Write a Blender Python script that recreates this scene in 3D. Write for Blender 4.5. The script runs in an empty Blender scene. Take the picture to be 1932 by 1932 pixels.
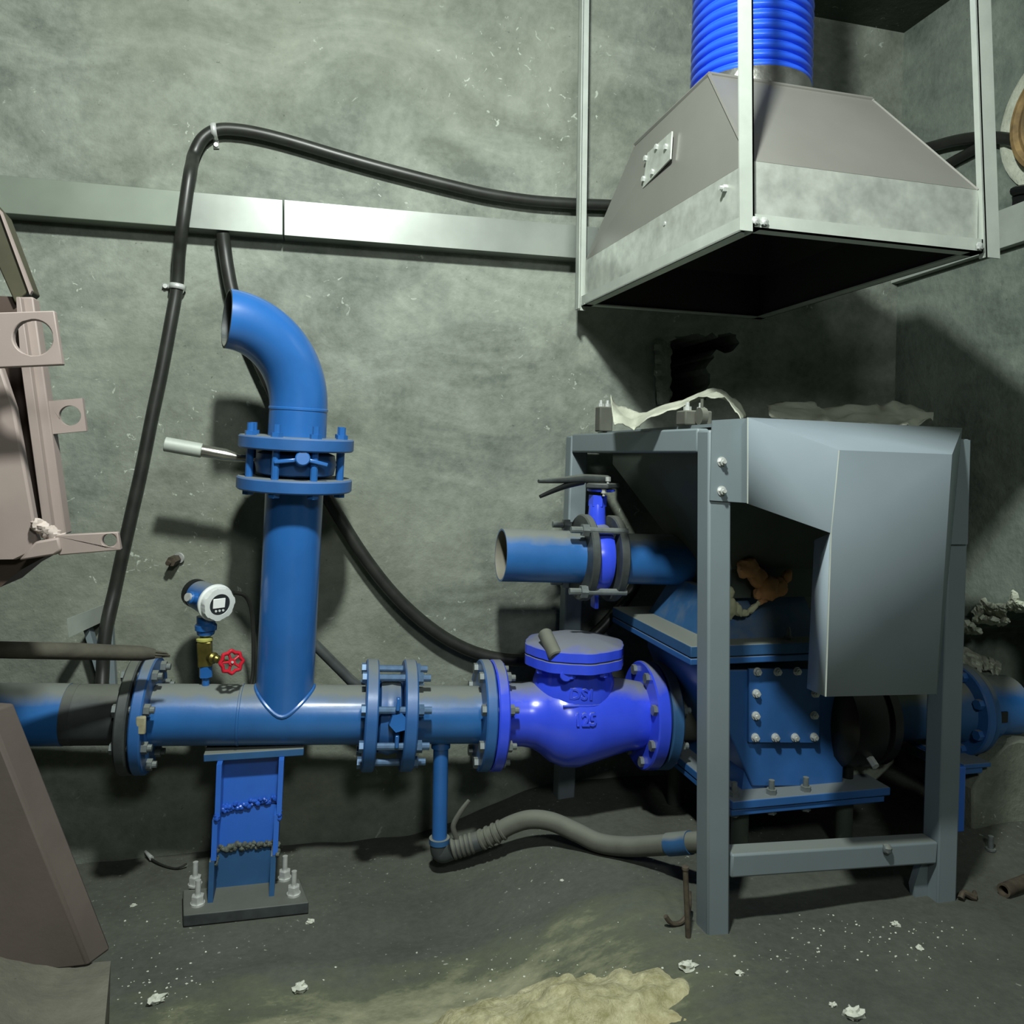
import bpy, bmesh, math, random
from math import sin, cos, pi, radians, sqrt
from mathutils import Vector as V, Matrix, Quaternion, noise
from mathutils.geometry import tessellate_polygon
random.seed(7)
SC = bpy.context.scene
COL = SC.collection

# ------------------------------------------------------------------ camera
F = 1500.0; CX = 966.0; HY = 866.0; YAW = radians(14.2); ROLL = 0.025
EYE = V((0, 0, 0.92))
fwd = V((sin(YAW), cos(YAW), 0)); r0 = V((cos(YAW), -sin(YAW), 0)); UZ = V((0, 0, 1))
right = cos(ROLL) * r0 + sin(ROLL) * UZ
up = -sin(ROLL) * r0 + cos(ROLL) * UZ
cam = bpy.data.cameras.new('camera'); co = bpy.data.objects.new('camera', cam); COL.objects.link(co)
M = Matrix((right, up, -fwd)).transposed().to_4x4(); M.translation = EYE
co.matrix_world = M
cam.sensor_width = 36; cam.lens = F / 1932 * 36; cam.clip_start = 0.01; cam.clip_end = 50
cam.shift_y = -(966 - HY) / 1932
SC.camera = co

def ray(x, y): return fwd + (x - CX) / F * right + (HY - y) / F * up
def at(x, y, Y): d = ray(x, y); return EYE + d * (Y / d.y)
def atx(x, y, X): d = ray(x, y); return EYE + d * (X / d.x)
def atz(x, y, z): d = ray(x, y); return EYE + d * ((z - EYE.z) / d.z)

# ------------------------------------------------------------------ materials
def lin(c):
    return tuple(((v / 255) / 12.92 if v / 255 <= 0.04045 else ((v / 255 + 0.055) / 1.055) ** 2.4) for v in c) + (1,)
class NT:
    def __init__(s, name):
        s.m = bpy.data.materials.new(name); s.m.use_nodes = True
        s.t = s.m.node_tree; s.b = s.t.nodes['Principled BSDF']
        s.co = s.n('ShaderNodeTexCoord').outputs['Object']
    def n(s, ty, **k):
        o = s.t.nodes.new(ty)
        for a, b in k.items(): setattr(o, a, b)
        return o
    def l(s, a, b): s.t.links.new(a, b)
    def noise(s, scale, detail=4, rough=.55, vec=None, dist=0):
        o = s.n('ShaderNodeTexNoise'); o.inputs['Scale'].default_value = scale
        o.inputs['Detail'].default_value = detail; o.inputs['Roughness'].default_value = rough
        o.inputs['Distortion'].default_value = dist
        s.l(vec or s.co, o.inputs['Vector']); return o.outputs['Fac']
    def ramp(s, fac, a, b, ca=(0, 0, 0, 1), cb=(1, 1, 1, 1)):
        o = s.n('ShaderNodeValToRGB'); e = o.color_ramp.elements
        e[0].position = a; e[0].color = ca; e[1].position = b; e[1].color = cb
        s.l(fac, o.inputs['Fac']); return o.outputs['Color']
    def mix(s, fac, a, b, mode='MIX'):
        o = s.n('ShaderNodeMix', data_type='RGBA', blend_type=mode)
        for v, i in ((fac, 0), (a, 6), (b, 7)):
            if isinstance(v, (int, float, tuple)): o.inputs[i].default_value = v
            else: s.l(v, o.inputs[i])
        return o.outputs[2]
    def math(s, op, a, b=0.0):
        o = s.n('ShaderNodeMath', operation=op)
        for v, i in ((a, 0), (b, 1)):
            if isinstance(v, (int, float)): o.inputs[i].default_value = v
            else: s.l(v, o.inputs[i])
        return o.outputs[0]
    def map(s, sc, loc=(0, 0, 0)):
        o = s.n('ShaderNodeMapping'); o.inputs['Scale'].default_value = sc; o.inputs['Location'].default_value = loc
        s.l(s.co, o.inputs['Vector']); return o.outputs['Vector']
    def rot(s, ang, sc):
        o = s.n('ShaderNodeMapping'); o.inputs['Rotation'].default_value = (0, ang, 0); o.inputs['Scale'].default_value = sc
        s.l(s.co, o.inputs['Vector']); return o.outputs['Vector']
    def bump(s, h, st, dist=.01):
        o = s.n('ShaderNodeBump'); o.inputs['Strength'].default_value = st; o.inputs['Distance'].default_value = dist
        s.l(h, o.inputs['Height']); s.l(o.outputs['Normal'], s.b.inputs['Normal'])
    def col(s, c):
        if isinstance(c, tuple): s.b.inputs['Base Color'].default_value = c
        else: s.l(c, s.b.inputs['Base Color'])
    def set(s, rough=.5, metal=0., spec=.5, coat=0):
        s.b.inputs['Roughness'].default_value = rough; s.b.inputs['Metallic'].default_value = metal
        s.b.inputs['Specular IOR Level'].default_value = spec
        s.b.inputs['Coat Weight'].default_value = coat; s.b.inputs['Coat Roughness'].default_value = .2

DUST = lin((116, 120, 108))
def paint(name, c, rough=.4, metal=0., var=.12, nscale=9, dust=0., bump=0., bscale=60, spec=.5, coat=0, dustc=None, d0=.5, d1=.85):
    """painted surface: slight mottling, optional settled dust on up-facing surfaces"""
    n = NT(name); a = lin(c)
    dk = tuple(v * (1 - var * 1.6) for v in a[:3]) + (1,); lt = tuple(min(1, v * (1 + var)) for v in a[:3]) + (1,)
    f = n.ramp(n.noise(nscale), .3, .7)
    base = n.mix(f, dk, lt)
    if dust:
        g = n.n('ShaderNodeNewGeometry'); sx = n.n('ShaderNodeSeparateXYZ'); n.l(g.outputs['Normal'], sx.inputs[0])
        k = n.math('ADD', sx.outputs['Z'], n.math('MULTIPLY', n.math('SUBTRACT', n.noise(22), .5), .35))
        k = n.ramp(k, d0, d1)
        k2 = n.math('MULTIPLY', k, dust)
        base = n.mix(k2, base, dustc or DUST)
        mr = n.n('ShaderNodeMapRange'); n.l(k2, mr.inputs[0]); mr.inputs[3].default_value = rough; mr.inputs[4].default_value = .9
        n.set(rough, metal, spec, coat); n.l(mr.outputs[0], n.b.inputs['Roughness'])
        if metal:
            mm = n.math('MULTIPLY', n.math('SUBTRACT', 1.0, k2), metal); n.l(mm, n.b.inputs['Metallic'])
    else: n.set(rough, metal, spec, coat)
    n.col(base)
    if bump: n.bump(n.noise(bscale, 6), bump, .004)
    return n.m

def plaster(name, dark, light, chips=(176, 184, 172), streak=False, chip_amt=.665, olive=None):
    n = NT(name)
    f1 = n.noise(2.6, 9, .66, vec=n.rot(.5, (1.0, 1, 1.9)), dist=1.1); f2 = n.noise(9, 8, .7); f3 = n.noise(48, 5, .6)
    f = n.math('ADD', n.math('MULTIPLY', f1, .5), n.math('ADD', n.math('MULTIPLY', f2, .35), n.math('MULTIPLY', f3, .15)))
    c = n.mix(n.ramp(f, .39, .62), lin(dark), lin(light))
    if streak:
        s = n.noise(5, 7, .65, vec=n.map((1.6, 1.6, .28)))
        c = n.mix(n.math('MULTIPLY', n.ramp(s, .45, .75), .55), c, lin(light), 'MIX')
        s2 = n.noise(16, 6, .7, vec=n.map((1, 1, .45)))
        c = n.mix(n.math('MULTIPLY', n.ramp(s2, .62, .72), .55), c, lin(tuple(v * .55 for v in dark)))
    if olive:
        o = n.noise(1.2, 3, .5, vec=n.map((1, 1, 1), (3.1, .7, 1.9)))
        c = n.mix(n.math('MULTIPLY', n.ramp(o, .48, .7), .5), c, lin(olive))
    # small trowel scrapes and plaster flecks
    w = n.noise(3.4, 3, .5, vec=n.map((1, 1, 1), (9, 2, 4))); fl = n.noise(34, 3, .6, dist=1.6)
    k = n.math('MULTIPLY', n.ramp(fl, chip_amt, chip_amt + .04), n.ramp(w, .46, .6))
    c = n.mix(n.math('MULTIPLY', k, .75), c, lin(chips))
    pit = n.ramp(n.noise(70, 3, .6), .70, .76)
    c = n.mix(n.math('MULTIPLY', pit, .5), c, lin(tuple(v * .5 for v in dark)))
    n.col(c); n.set(.85, 0, .3)
    n.bump(n.math('ADD', n.math('MULTIPLY', f2, .8), n.math('MULTIPLY', f3, .5)), .45, .012)
    return n.m

mt = {}
mt['wall'] = plaster('grey_plaster', (92, 99, 91), (142, 149, 138), olive=(112, 116, 100))
mt['wall_r'] = plaster('streaked_concrete', (86, 96, 88), (132, 142, 131), streak=True, chip_amt=.75)
mt['ceil'] = plaster('dark_concrete', (52, 58, 50), (78, 84, 74))
mt['rubble'] = plaster('broken_plaster', (168, 174, 154), (222, 228, 210), chip_amt=.6)
mt['hole'] = plaster('shade_dark_cavity', (40, 42, 26), (66, 68, 46))  # dark colour stands in for the unlit void in the wall holes
mt['concrete'] = plaster('rough_concrete', (92, 97, 86), (132, 138, 124), streak=True)

def floor_mat():
    n = NT('grey_dust_floor')
    f = n.math('ADD', n.math('MULTIPLY', n.noise(3, 6, .6), .6), n.math('MULTIPLY', n.noise(60, 6, .7), .4))
    c = n.mix(n.ramp(f, .35, .65), lin((70, 73, 66)), lin((92, 96, 87)))
    # yellowish wet mortar film near the spoil heap
    g = n.n('ShaderNodeNewGeometry')
    s = n.n('ShaderNodeSeparateXYZ'); n.l(g.outputs['Position'], s.inputs[0])
    yy = n.math('MULTIPLY', n.math('SUBTRACT', 1.46, s.outputs['Y']), 4.2)
    xx = n.math('SUBTRACT', 1.0, n.math('MULTIPLY', n.math('ABSOLUTE', n.math('SUBTRACT', s.outputs['X'], .12)), 1.55))
    k = n.math('MULTIPLY', n.math('MINIMUM', yy, xx), 1.0)
    k = n.math('ADD', k, n.math('MULTIPLY', n.math('SUBTRACT', n.noise(9, 7, .7, vec=n.map((1, 2.2, 1))), .5), 1.3))
    k1 = n.ramp(k, .05, .5); k2 = n.ramp(k, .35, .9)
    c = n.mix(n.math('MULTIPLY', k1, .6), c, lin((100, 106, 78)))
    c = n.mix(n.math('MULTIPLY', k2, .75), c, lin((176, 175, 146)))
    fl = n.ramp(n.noise(120, 2, .5), .70, .73)
    c = n.mix(n.math('MULTIPLY', n.math('MULTIPLY', fl, n.ramp(n.noise(4, 3), .45, .6)), .8), c, lin((170, 176, 162)))
    n.col(c); n.set(.92, 0, .2); n.bump(n.math('ADD', n.noise(90, 6, .7), n.noise(14, 4)), .35, .006)
    return n.m
mt['floor'] = floor_mat()
def sand_mat():
    n = NT('yellow_mortar_sand')
    f = n.math('ADD', n.math('MULTIPLY', n.noise(12, 6, .7), .6), n.math('MULTIPLY', n.noise(90, 5, .7), .4))
    c = n.mix(n.ramp(f, .35, .65), lin((150, 146, 104)), lin((220, 216, 178)))
    c = n.mix(n.math('MULTIPLY', n.ramp(n.noise(5, 4), .55, .7), .5), c, lin((178, 156, 108)))
    n.col(c); n.set(.95, 0, .2); n.bump(n.noise(70, 6, .75), .8, .01)
    return n.m
mt['sand'] = sand_mat()
mt['blue'] = paint('blue_pipe_paint', (42, 98, 160), .33, var=.10, dust=.92, bump=.05, coat=.25)
mt['bluev'] = paint('blue_flange_paint', (46, 94, 154), .38, var=.12, dust=.8, bump=.04, d0=.55, d1=.95)
mt['bluenodust'] = paint('clean_blue_paint', (38, 96, 164), .32, var=.08, coat=.45)
mt['violet'] = paint('violet_blue_enamel', (54, 80, 228), .26, var=.08, dust=.9, bump=.03, coat=.3, d0=.62, d1=.95)
mt['bluebolt'] = paint('blue_washed_bolt', (86, 114, 146), .4, .3, var=.15, nscale=60)
mt['bright'] = paint('bright_blue_enamel', (46, 102, 196), .35, var=.08, coat=.15)
mt['dullblue'] = paint('dusty_blue_paint', (40, 84, 128), .6, var=.15, dust=.9, d0=.4, d1=.7)
mt['strip'] = paint('smooth_galvanised_strip', (122, 129, 122), .38, .35, var=.14, nscale=7)
mt['footing'] = plaster('dusty_footing', (84, 82, 73), (106, 105, 94), chip_amt=.74)
mt['stripdull'] = paint('dull_galvanised_sheet', (118, 128, 116), .5, .3, var=.08, nscale=8)
mt['liner'] = paint('shade_dark_hood_lining', (34, 38, 32), .8, var=.2)  # near-black colour stands in for the shade inside the hood
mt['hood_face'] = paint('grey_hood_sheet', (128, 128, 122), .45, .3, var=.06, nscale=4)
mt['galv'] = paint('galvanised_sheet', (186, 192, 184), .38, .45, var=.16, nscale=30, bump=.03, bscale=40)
mt['zinc'] = paint('zinc_angle_iron', (166, 174, 165), .55, .12, var=.08, nscale=16)
mt['steel'] = paint('bright_bolt_steel', (206, 210, 206), .3, .4, var=.12, nscale=60)
mt['greybolt'] = paint('grey_bolt_steel', (112, 120, 120), .45, .4, var=.15, nscale=60, dust=.5)
mt['chrome'] = paint('polished_steel_tube', (186, 186, 176), .22, .9, var=.1)
mt['grey'] = paint('blue_grey_frame_paint', (112, 124, 128), .5, var=.06, nscale=5, dust=.6, bump=.02, d0=.8, d1=.98)
mt['guard'] = paint('blue_grey_sheet_paint', (136, 149, 157), .42, var=.05, nscale=4, bump=.02, bscale=14)
mt['hopper'] = paint('dull_grey_steel', (70, 78, 70), .6, .2, var=.15, nscale=6, dust=.5)
mt['rubber'] = paint('black_rubber_hose', (38, 40, 36), .42, var=.2, nscale=30)
mt['hosegrey'] = paint('dusty_grey_hose', (82, 84, 76), .8, var=.12, nscale=24, dust=.7, d0=.2, d1=.8)
mt['blackpipe'] = paint('black_painted_pipe', (58, 64, 64), .55, var=.25, nscale=14, dust=.5, d0=.55)
mt['blackfl'] = paint('dark_grey_flange', (66, 72, 72), .5, .2, var=.2, nscale=30, dust=.5)
mt['black'] = paint('black_casting', (26, 29, 28), .35, .1, var=.2)
mt['brass'] = paint('tarnished_brass', (120, 112, 60), .35, .8, var=.2, nscale=40)
mt['brassy'] = paint('yellow_brass', (200, 200, 110), .35, .4, var=.1)
mt['red'] = paint('red_enamel', (186, 28, 46), .35, var=.12, coat=.2)
mt['bezel'] = paint('silver_white_bezel', (214, 220, 218), .4, .1, var=.04)
mt['white'] = paint('white_display', (236, 240, 238), .4, var=.02)
mt['face'] = paint('dark_display_face', (40, 44, 46), .3, var=.05)
mt['pink'] = paint('dusty_pinkish_paint', (144, 131, 125), .6, var=.08, nscale=8, bump=.03)
mt['pinkdk'] = paint('brown_primer', (72, 58, 50), .65, var=.15)
mt['olive'] = paint('olive_stained_steel', (62, 60, 42), .6, var=.2)
mt['skirt'] = paint('brown_dusty_steel', (84, 76, 70), .8, var=.16, nscale=5, bump=.1, bscale=80)
mt['rust'] = paint('rusty_steel', (84, 76, 64), .75, .3, var=.3, nscale=60, bump=.2)
mt['wood'] = paint('dark_weathered_wood', (70, 68, 58), .85, var=.2, nscale=30, bump=.2)
mt['sack'] = paint('woven_plastic_sack', (168, 172, 156), .7, var=.14, nscale=14, bump=.15, bscale=300)
mt['foam'] = paint('tan_foam', (176, 128, 84), .8, var=.14, nscale=18, bump=.2)
mt['foamp'] = paint('pale_foam', (170, 172, 140), .8, var=.14, nscale=18, bump=.2)
mt['duct'] = paint('blue_plastic_duct', (40, 92, 228), .3, var=.06, coat=.3)
mt['tape'] = paint('silver_tape', (150, 152, 146), .25, .8, var=.2, nscale=30, bump=.3, bscale=50)
mt['crumb'] = paint('white_plaster_chip', (202, 206, 192), .9, var=.15, nscale=40)
mt['brown'] = paint('brown_fibre', (134, 112, 72), .8, var=.3, nscale=30, bump=.2)
mt['weld'] = paint('weld_bead', (44, 92, 190), .3, var=.2, nscale=60)
mt['weldgrey'] = paint('grey_weld_bead', (86, 92, 84), .7, var=.25, nscale=60)
mt['pinkweld'] = paint('pale_weld_bead', (176, 164, 156), .6, var=.15, nscale=60)
mt['inner'] = paint('bare_pipe_inside', (120, 118, 106), .7, var=.12)
mt['rusty_patch'] = paint('stained_patch', (150, 146, 118), .7, var=.25, nscale=40)

# ------------------------------------------------------------------ mesh builder
def basis(d):
    d = d.normalized(); a = V((0, 0, 1)) if abs(d.z) < .9 else V((1, 0, 0))
    u = d.cross(a).normalized(); return d, u, d.cross(u).normalized()
class MB:
    def __init__(s): s.v = []; s.f = []
    def add(s, vs, fs):
        o = len(s.v); s.v += [V(p) for p in vs]; s.f += [[i + o for i in f] for f in fs]; return s
    def loft(s, rings, cap=True, closed=False):
        n = len(rings[0]); vs = [p for r in rings for p in r]; fs = []
        m = len(rings)
        for i in range(m if closed else m - 1):
            for j in range(n):
                k = (j + 1) % n; i2 = (i + 1) % m
                fs.append([i * n + j, i * n + k, i2 * n + k, i2 * n + j])
        if cap and not closed: fs += [list(range(n))[::-1], [(m - 1) * n + j for j in range(n)]]
        return s.add(vs, fs)
    def lathe(s, p0, d, prof, seg=40, cap=True, lump=None):
        d, u, w = basis(d); R = []
        for t, r in prof:
            R.append([p0 + d * t + (u * cos(2 * pi * k / seg) + w * sin(2 * pi * k / seg)) * r for k in range(seg)])
        return s.loft(R, cap)
    def cyl(s, p0, p1, r, r1=None, seg=32, bev=0.):
        L = (p1 - p0).length; r1 = r if r1 is None else r1
        pr = [(0, r), (L, r1)] if not bev else [(0, r - bev), (bev, r), (L - bev, r1), (L, r1 - bev)]
        return s.lathe(p0, p1 - p0, pr, seg)
    def hollow(s, p0, p1, r, ri, depth=None, seg=40):
        L = (p1 - p0).length; dp = depth or L * .98
        return s.lathe(p0, p1 - p0, [(dp, ri), (0, ri), (0, r), (L, r)], seg)
    def tube(s, pts, r, seg=14, cap=True, sub=0):
        if sub: pts = spline(pts, sub)
        rs = r if isinstance(r, (list, tuple)) else [r] * len(pts)
        if len(rs) != len(pts):
            k = len(rs) - 1; q = []
            for i in range(len(pts)):
                t = i / (len(pts) - 1) * k; a = min(int(t), k - 1); q.append(rs[a] + (rs[a + 1] - rs[a]) * (t - a))
            rs = q
        T = [(pts[min(i + 1, len(pts) - 1)] - pts[max(i - 1, 0)]).normalized() for i in range(len(pts))]
        _, u, w = basis(T[0]); R = []
        for i, p in enumerate(pts):
            if i:
                q = T[i - 1].rotation_difference(T[i]); u = q @ u
            u = (u - T[i] * u.dot(T[i])).normalized(); w = T[i].cross(u)
            R.append([p + (u * cos(2 * pi * k / seg) + w * sin(2 * pi * k / seg)) * rs[i] for k in range(seg)])
        return s.loft(R, cap)
    def box(s, c, ax, h):
        X, Y, Z = [a.normalized() * k for a, k in zip(ax, h)]
        vs = [c + X * i + Y * j + Z * k for i in (-1, 1) for j in (-1, 1) for k in (-1, 1)]
        return s.add(vs, [[0, 1, 3, 2], [4, 6, 7, 5], [0, 4, 5, 1], [2, 3, 7, 6], [0, 2, 6, 4], [1, 5, 7, 3]])
    def abox(s, a, b):
        c = (V(a) + V(b)) / 2; h = (V(b) - V(a)) / 2
        return s.box(c, (V((1, 0, 0)), V((0, 1, 0)), UZ), (abs(h.x), abs(h.y), abs(h.z)))
    def beam(s, p0, p1, wx, wy, side=None):
        """rectangular bar p0->p1, widths wx along side, wy along the other"""
        d = (p1 - p0).normalized(); sd = side or V((1, 0, 0)); sd = (sd - d * sd.dot(d)).normalized(); o = d.cross(sd)
        return s.box((p0 + p1) / 2, (sd, o, d), (wx / 2, wy / 2, (p1 - p0).length / 2))
    def prism(s, poly, t, holes=()):
        loops = [list(map(V, poly))] + [list(map(V, h)) for h in holes]
        flat = [p for L in loops for p in L]; n = len(flat); t = V(t)
        tr = tessellate_polygon(loops)
        vs = flat + [p + t for p in flat]; fs = []
        for a, b, c in tr: fs += [[a, b, c], [c + n, b + n, a + n]]
        o = 0
        for L in loops:
            m = len(L)
            for i in range(m): j = (i + 1) % m; fs.append([o + i, o + j, o + j + n, o + i + n])
            o += m
        return s.add(vs, fs)
    def hexa(s, p0, p1, r, ph=0):
        d, u, w = basis(p1 - p0)
        R = [[p + (u * cos(pi / 3 * k + ph) + w * sin(pi / 3 * k + ph)) * r for k in range(6)] for p in (p0, p1)]
        return s.loft(R)
    def sphere(s, c, r, seg=16, rings=10, lump=0., seed=0, sq=(1, 1, 1)):
        R = []
        for i in range(rings + 1):
            th = pi * i / rings; ring = []
            for k in range(seg):
                a = 2 * pi * k / seg; d = V((sin(th) * cos(a), sin(th) * sin(a), cos(th)))
                rr = r * (1 + lump * noise.noise(d * 2.3 + V((seed, seed * 1.7, 0))))
                ring.append(c + V((d.x * sq[0], d.y * sq[1], d.z * sq[2])) * rr)
            R.append(ring)
        return s.loft(R, False)
    def grid(s, fn, nu, nv):
        vs = [fn(i / nu, j / nv) for i in range(nu + 1) for j in range(nv + 1)]
        fs = [[i * (nv + 1) + j, (i + 1) * (nv + 1) + j, (i + 1) * (nv + 1) + j + 1, i * (nv + 1) + j + 1] for i in range(nu) for j in range(nv)]
        return s.add(vs, fs)
def spline(p, n):
    out = []
    for i in range(len(p) - 1):
        a, b, c, d = p[max(i - 1, 0)], p[i], p[i + 1], p[min(i + 2, len(p) - 1)]
        for k in range(n):
            t = k / n
            out.append(.5 * ((2 * b) + (c - a) * t + (2 * a - 5 * b + 4 * c - d) * t * t + (3 * b - a - 3 * c + d) * t ** 3))
    out.append(p[-1].copy()); return out

WL = {}
def mesh_obj(name, mb, mat, parent=None, bevel=0., angle=35, solid=0., flat=False, mats=None, matfn=None):
    lo = V([min(v[i] for v in mb.v) for i in range(3)]); hi = V([max(v[i] for v in mb.v) for i in range(3)])
    c = (lo + hi) / 2; c.z = lo.z
    me = bpy.data.meshes.new(name)
    me.from_pydata([v - c for v in mb.v], [], mb.f); me.update()
    bm = bmesh.new(); bm.from_mesh(me); bmesh.ops.recalc_face_normals(bm, faces=bm.faces); bm.to_mesh(me); bm.free()
    me.materials.append(mt[mat])
    if mats:
        for k in mats: me.materials.append(mt[k])
        for p in me.polygons: p.material_index = matfn(p.center + c, p.normal)
    if not flat:
        me.polygons.foreach_set('use_smooth', [True] * len(me.polygons)); me.set_sharp_from_angle(angle=radians(angle))
    o = bpy.data.objects.new(name, me); COL.objects.link(o)
    if parent: o.parent = parent; o.location = c - WL[parent.name]
    else: o.location = c
    WL[o.name] = c
    if solid:
        m = o.modifiers.new('thickness', 'SOLIDIFY'); m.thickness = solid; m.offset = 0
    if bevel:
        m = o.modifiers.new('bevel', 'BEVEL'); m.width = bevel; m.segments = 2; m.limit_method = 'ANGLE'; m.angle_limit = radians(40)
    return o
def tag(o, label=None, cat=None, group=None, kind=None):
    for k, v in (('label', label), ('category', cat), ('group', group), ('kind', kind)):
        if v: o[k] = v
    return o
def thing(name, loc, label, cat, group=None):
    o = bpy.data.objects.new(name, None); COL.objects.link(o); o.location = loc; o.empty_display_size = .05
    WL[o.name] = V(loc); return tag(o, label, cat, group)
def struct(name, mb, mat, label=None, **k):
    o = mesh_obj(name, mb, mat, **k); return tag(o, label, 'wall' if 'wall' in name else name.split('_')[0], None, 'structure')

BOLT = {}
def bolt(name, p0, p1, rs, rh, parent, mat='greybolt', ext=.012, hh=None, head=True):
    """stud from p0 to p1 (outer faces of the clamped parts), hex head at p0, hex nut and stud end at p1"""
    L = (p1 - p0).length; key = (round(L, 4), rs, rh, mat, ext, head); hh = hh or rh * .9
    if key not in BOLT:
        b = MB(); Z = lambda z: V((0, 0, z))
        if head: b.hexa(Z(-hh * .8), Z(0), rh)
        else: b.cyl(Z(-ext), Z(0), rs, seg=10); b.hexa(Z(-hh), Z(0), rh)
        b.cyl(Z(0), Z(L), rs, seg=10)
        b.hexa(Z(L), Z(L + hh), rh, .3); b.cyl(Z(L + hh), Z(L + hh + ext), rs, seg=10)
        me = bpy.data.meshes.new(name); me.from_pydata(b.v, [], b.f); me.update(); me.materials.append(mt[mat])
        me.polygons.foreach_set('use_smooth', [True] * len(me.polygons)); me.set_sharp_from_angle(angle=radians(35))
        BOLT[key] = me
    o = bpy.data.objects.new(name, BOLT[key]); COL.objects.link(o)
    if parent: o.parent = parent; o.location = p0 - WL[parent.name]
    else: o.location = p0
    o.rotation_mode = 'QUATERNION'; o.rotation_quaternion = UZ.rotation_difference((p1 - p0).normalized())
    WL[o.name] = V(p0); return o
def bolt_ring(c0, c1, R, n, rs, rh, parent, mat='greybolt', ph=0., ext=.012, head=True, name='bolt'):
    d = (c1 - c0).normalized(); u = (UZ - d * UZ.dot(d)).normalized() if abs(d.z) < .9 else (V((0, -1, 0)) - d * V((0, -1, 0)).dot(d)).normalized()
    w = d.cross(u)
    for k in range(n):
        a = 2 * pi * (k + ph) / n; q = (u * cos(a) + w * sin(a)) * R
        bolt(name, c0 + q, c1 + q, rs, rh, parent, mat, ext, head=head)
def flange(name, c0, c1, R, mat, parent, bev=.003, seg=56, bore=None):
    L = (c1 - c0).length
    return mesh_obj(name, MB().lathe(c0, c1 - c0, [(0, R - bev), (bev, R), (L - bev, R), (L, R - bev)], seg), mat, parent)
def circ(c, u, w, r, n=24, ph=0.):
    return [c + u * (r * cos(2 * pi * k / n + ph)) + w * (r * sin(2 * pi * k / n + ph)) for k in range(n)]

# ------------------------------------------------------------------ room shell
WY = 1.94; WX = 1.617; CZ = 2.168; XL = -1.7; YF = -1.2
random.seed(3)
def jag(pts, amp, n=5, pl='y'):
    out = []
    m = len(pts)
    for i in range(m):
        a, b = pts[i], pts[(i + 1) % m]
        for k in range(n):
            p = a.lerp(b, k / n); j = V((random.uniform(-amp, amp) * (pl == 'y'), random.uniform(-amp, amp) * (pl == 'x'), random.uniform(-amp, amp)))
            out.append(p + (j if k else j * .6))
    return out
h1 = jag([at(1258, 652, WY), at(1275, 638, WY), at(1330, 634, WY), at(1378, 628, WY), at(1392, 652, WY), at(1345, 668, WY), at(1336, 700, WY), at(1332, 757, WY), at(1240, 764, WY), at(1250, 700, WY)], .010, 5)
b = MB().prism([V((XL, WY, -.15)), V((WX, WY, -.15)), V((WX, WY, CZ)), V((XL, WY, CZ))], (0, .3, 0), [h1])
struct('wall_back', b, 'wall', 'grey trowelled plaster wall behind the blue pipes', flat=True)
struct('wall_back_cavity', MB().abox((0.6, WY + .301, .6), (1.2, WY + .34, 1.5)), 'hole', 'shade-dark backing behind the broken hole in the rear wall')
# right wall with a broken opening low down
hx = [atx(x, y, WX) for x, y in ((1790, 1205), (1812, 1182), (1838, 1162), (1856, 1140), (1880, 1146), (1902, 1146), (1920, 1140), (1960, 1146), (2020, 1150), (2030, 1330), (1790, 1330))]
h2 = jag(hx, .005, 4, 'x')
b = MB().prism([V((WX, YF, -.15)), V((WX, WY + .3, -.15)), V((WX, WY + .3, CZ)), V((WX, YF, CZ))], (.45, 0, 0), [h2])
struct('wall_right', b, 'wall_r', 'streaked grey concrete wall on the right with a broken opening', flat=True)
struct('wall_right_cavity', MB().abox((WX + .451, .5, .1), (WX + .5, 2.0, 1.2)), 'hole', 'shade-dark backing behind the broken opening in the right wall')
struct('wall_left', MB().abox((XL - .1, YF, -.15), (XL, WY + .3, CZ)), 'ceil')  # unseen wall, toned dark to bounce less light
struct('wall_front', MB().abox((XL - .1, YF - .1, -.15), (WX + .3, YF, CZ)), 'ceil')  # behind the camera, same dark tone to weaken bounced light
struct('ceiling', MB().abox((XL - .1, YF - .1, CZ), (WX + .3, WY + .3, CZ + .1)), 'ceil', 'dark concrete ceiling')

def ss(t): t = max(0, min(1, t)); return t * t * (3 - 2 * t)
def floor_z(x, y):
    z = .095 * ss((x - .25) / .42) * ss((y - .2) / .6)
    z += .05 * ss((x - 1.2) / .3) * ss((y - 1.2) / .3)
    z += .012 * noise.noise(V((x * 3, y * 3, 1))) + .004 * noise.noise(V((x * 14, y * 14, 5)))
    # low ridge of swept dust in front of the pipes
    t = y - (1.44 - .10 * (x - .1)); z += .012 * math.exp(-(t / .05) ** 2) * ss((x + .35) / .3) * (1 - ss((x - .45) / .3))
    q = ((x + .09) / .22) ** 2 + ((y - 1.66) / .16) ** 2
    return z * ss((q - .55) / 1.2)
b = MB().grid(lambda u, v: (lambda x, y: V((x, y, floor_z(x, y))))(XL + u * (WX - XL), YF + v * (WY - YF)), 170, 150)
struct('floor', b, 'floor', 'dark grey dust-covered concrete floor', angle=60)

# ------------------------------------------------------------------ main pipe line
def YL(x): return 1.757 + (x - 250) / 1000 * -.05
def L(x, y=1348): return at(x, y, YL(x))
AX = (L(900) - L(400)).normalized()
PR = .0612

def R_fl(): return .1165
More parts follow.
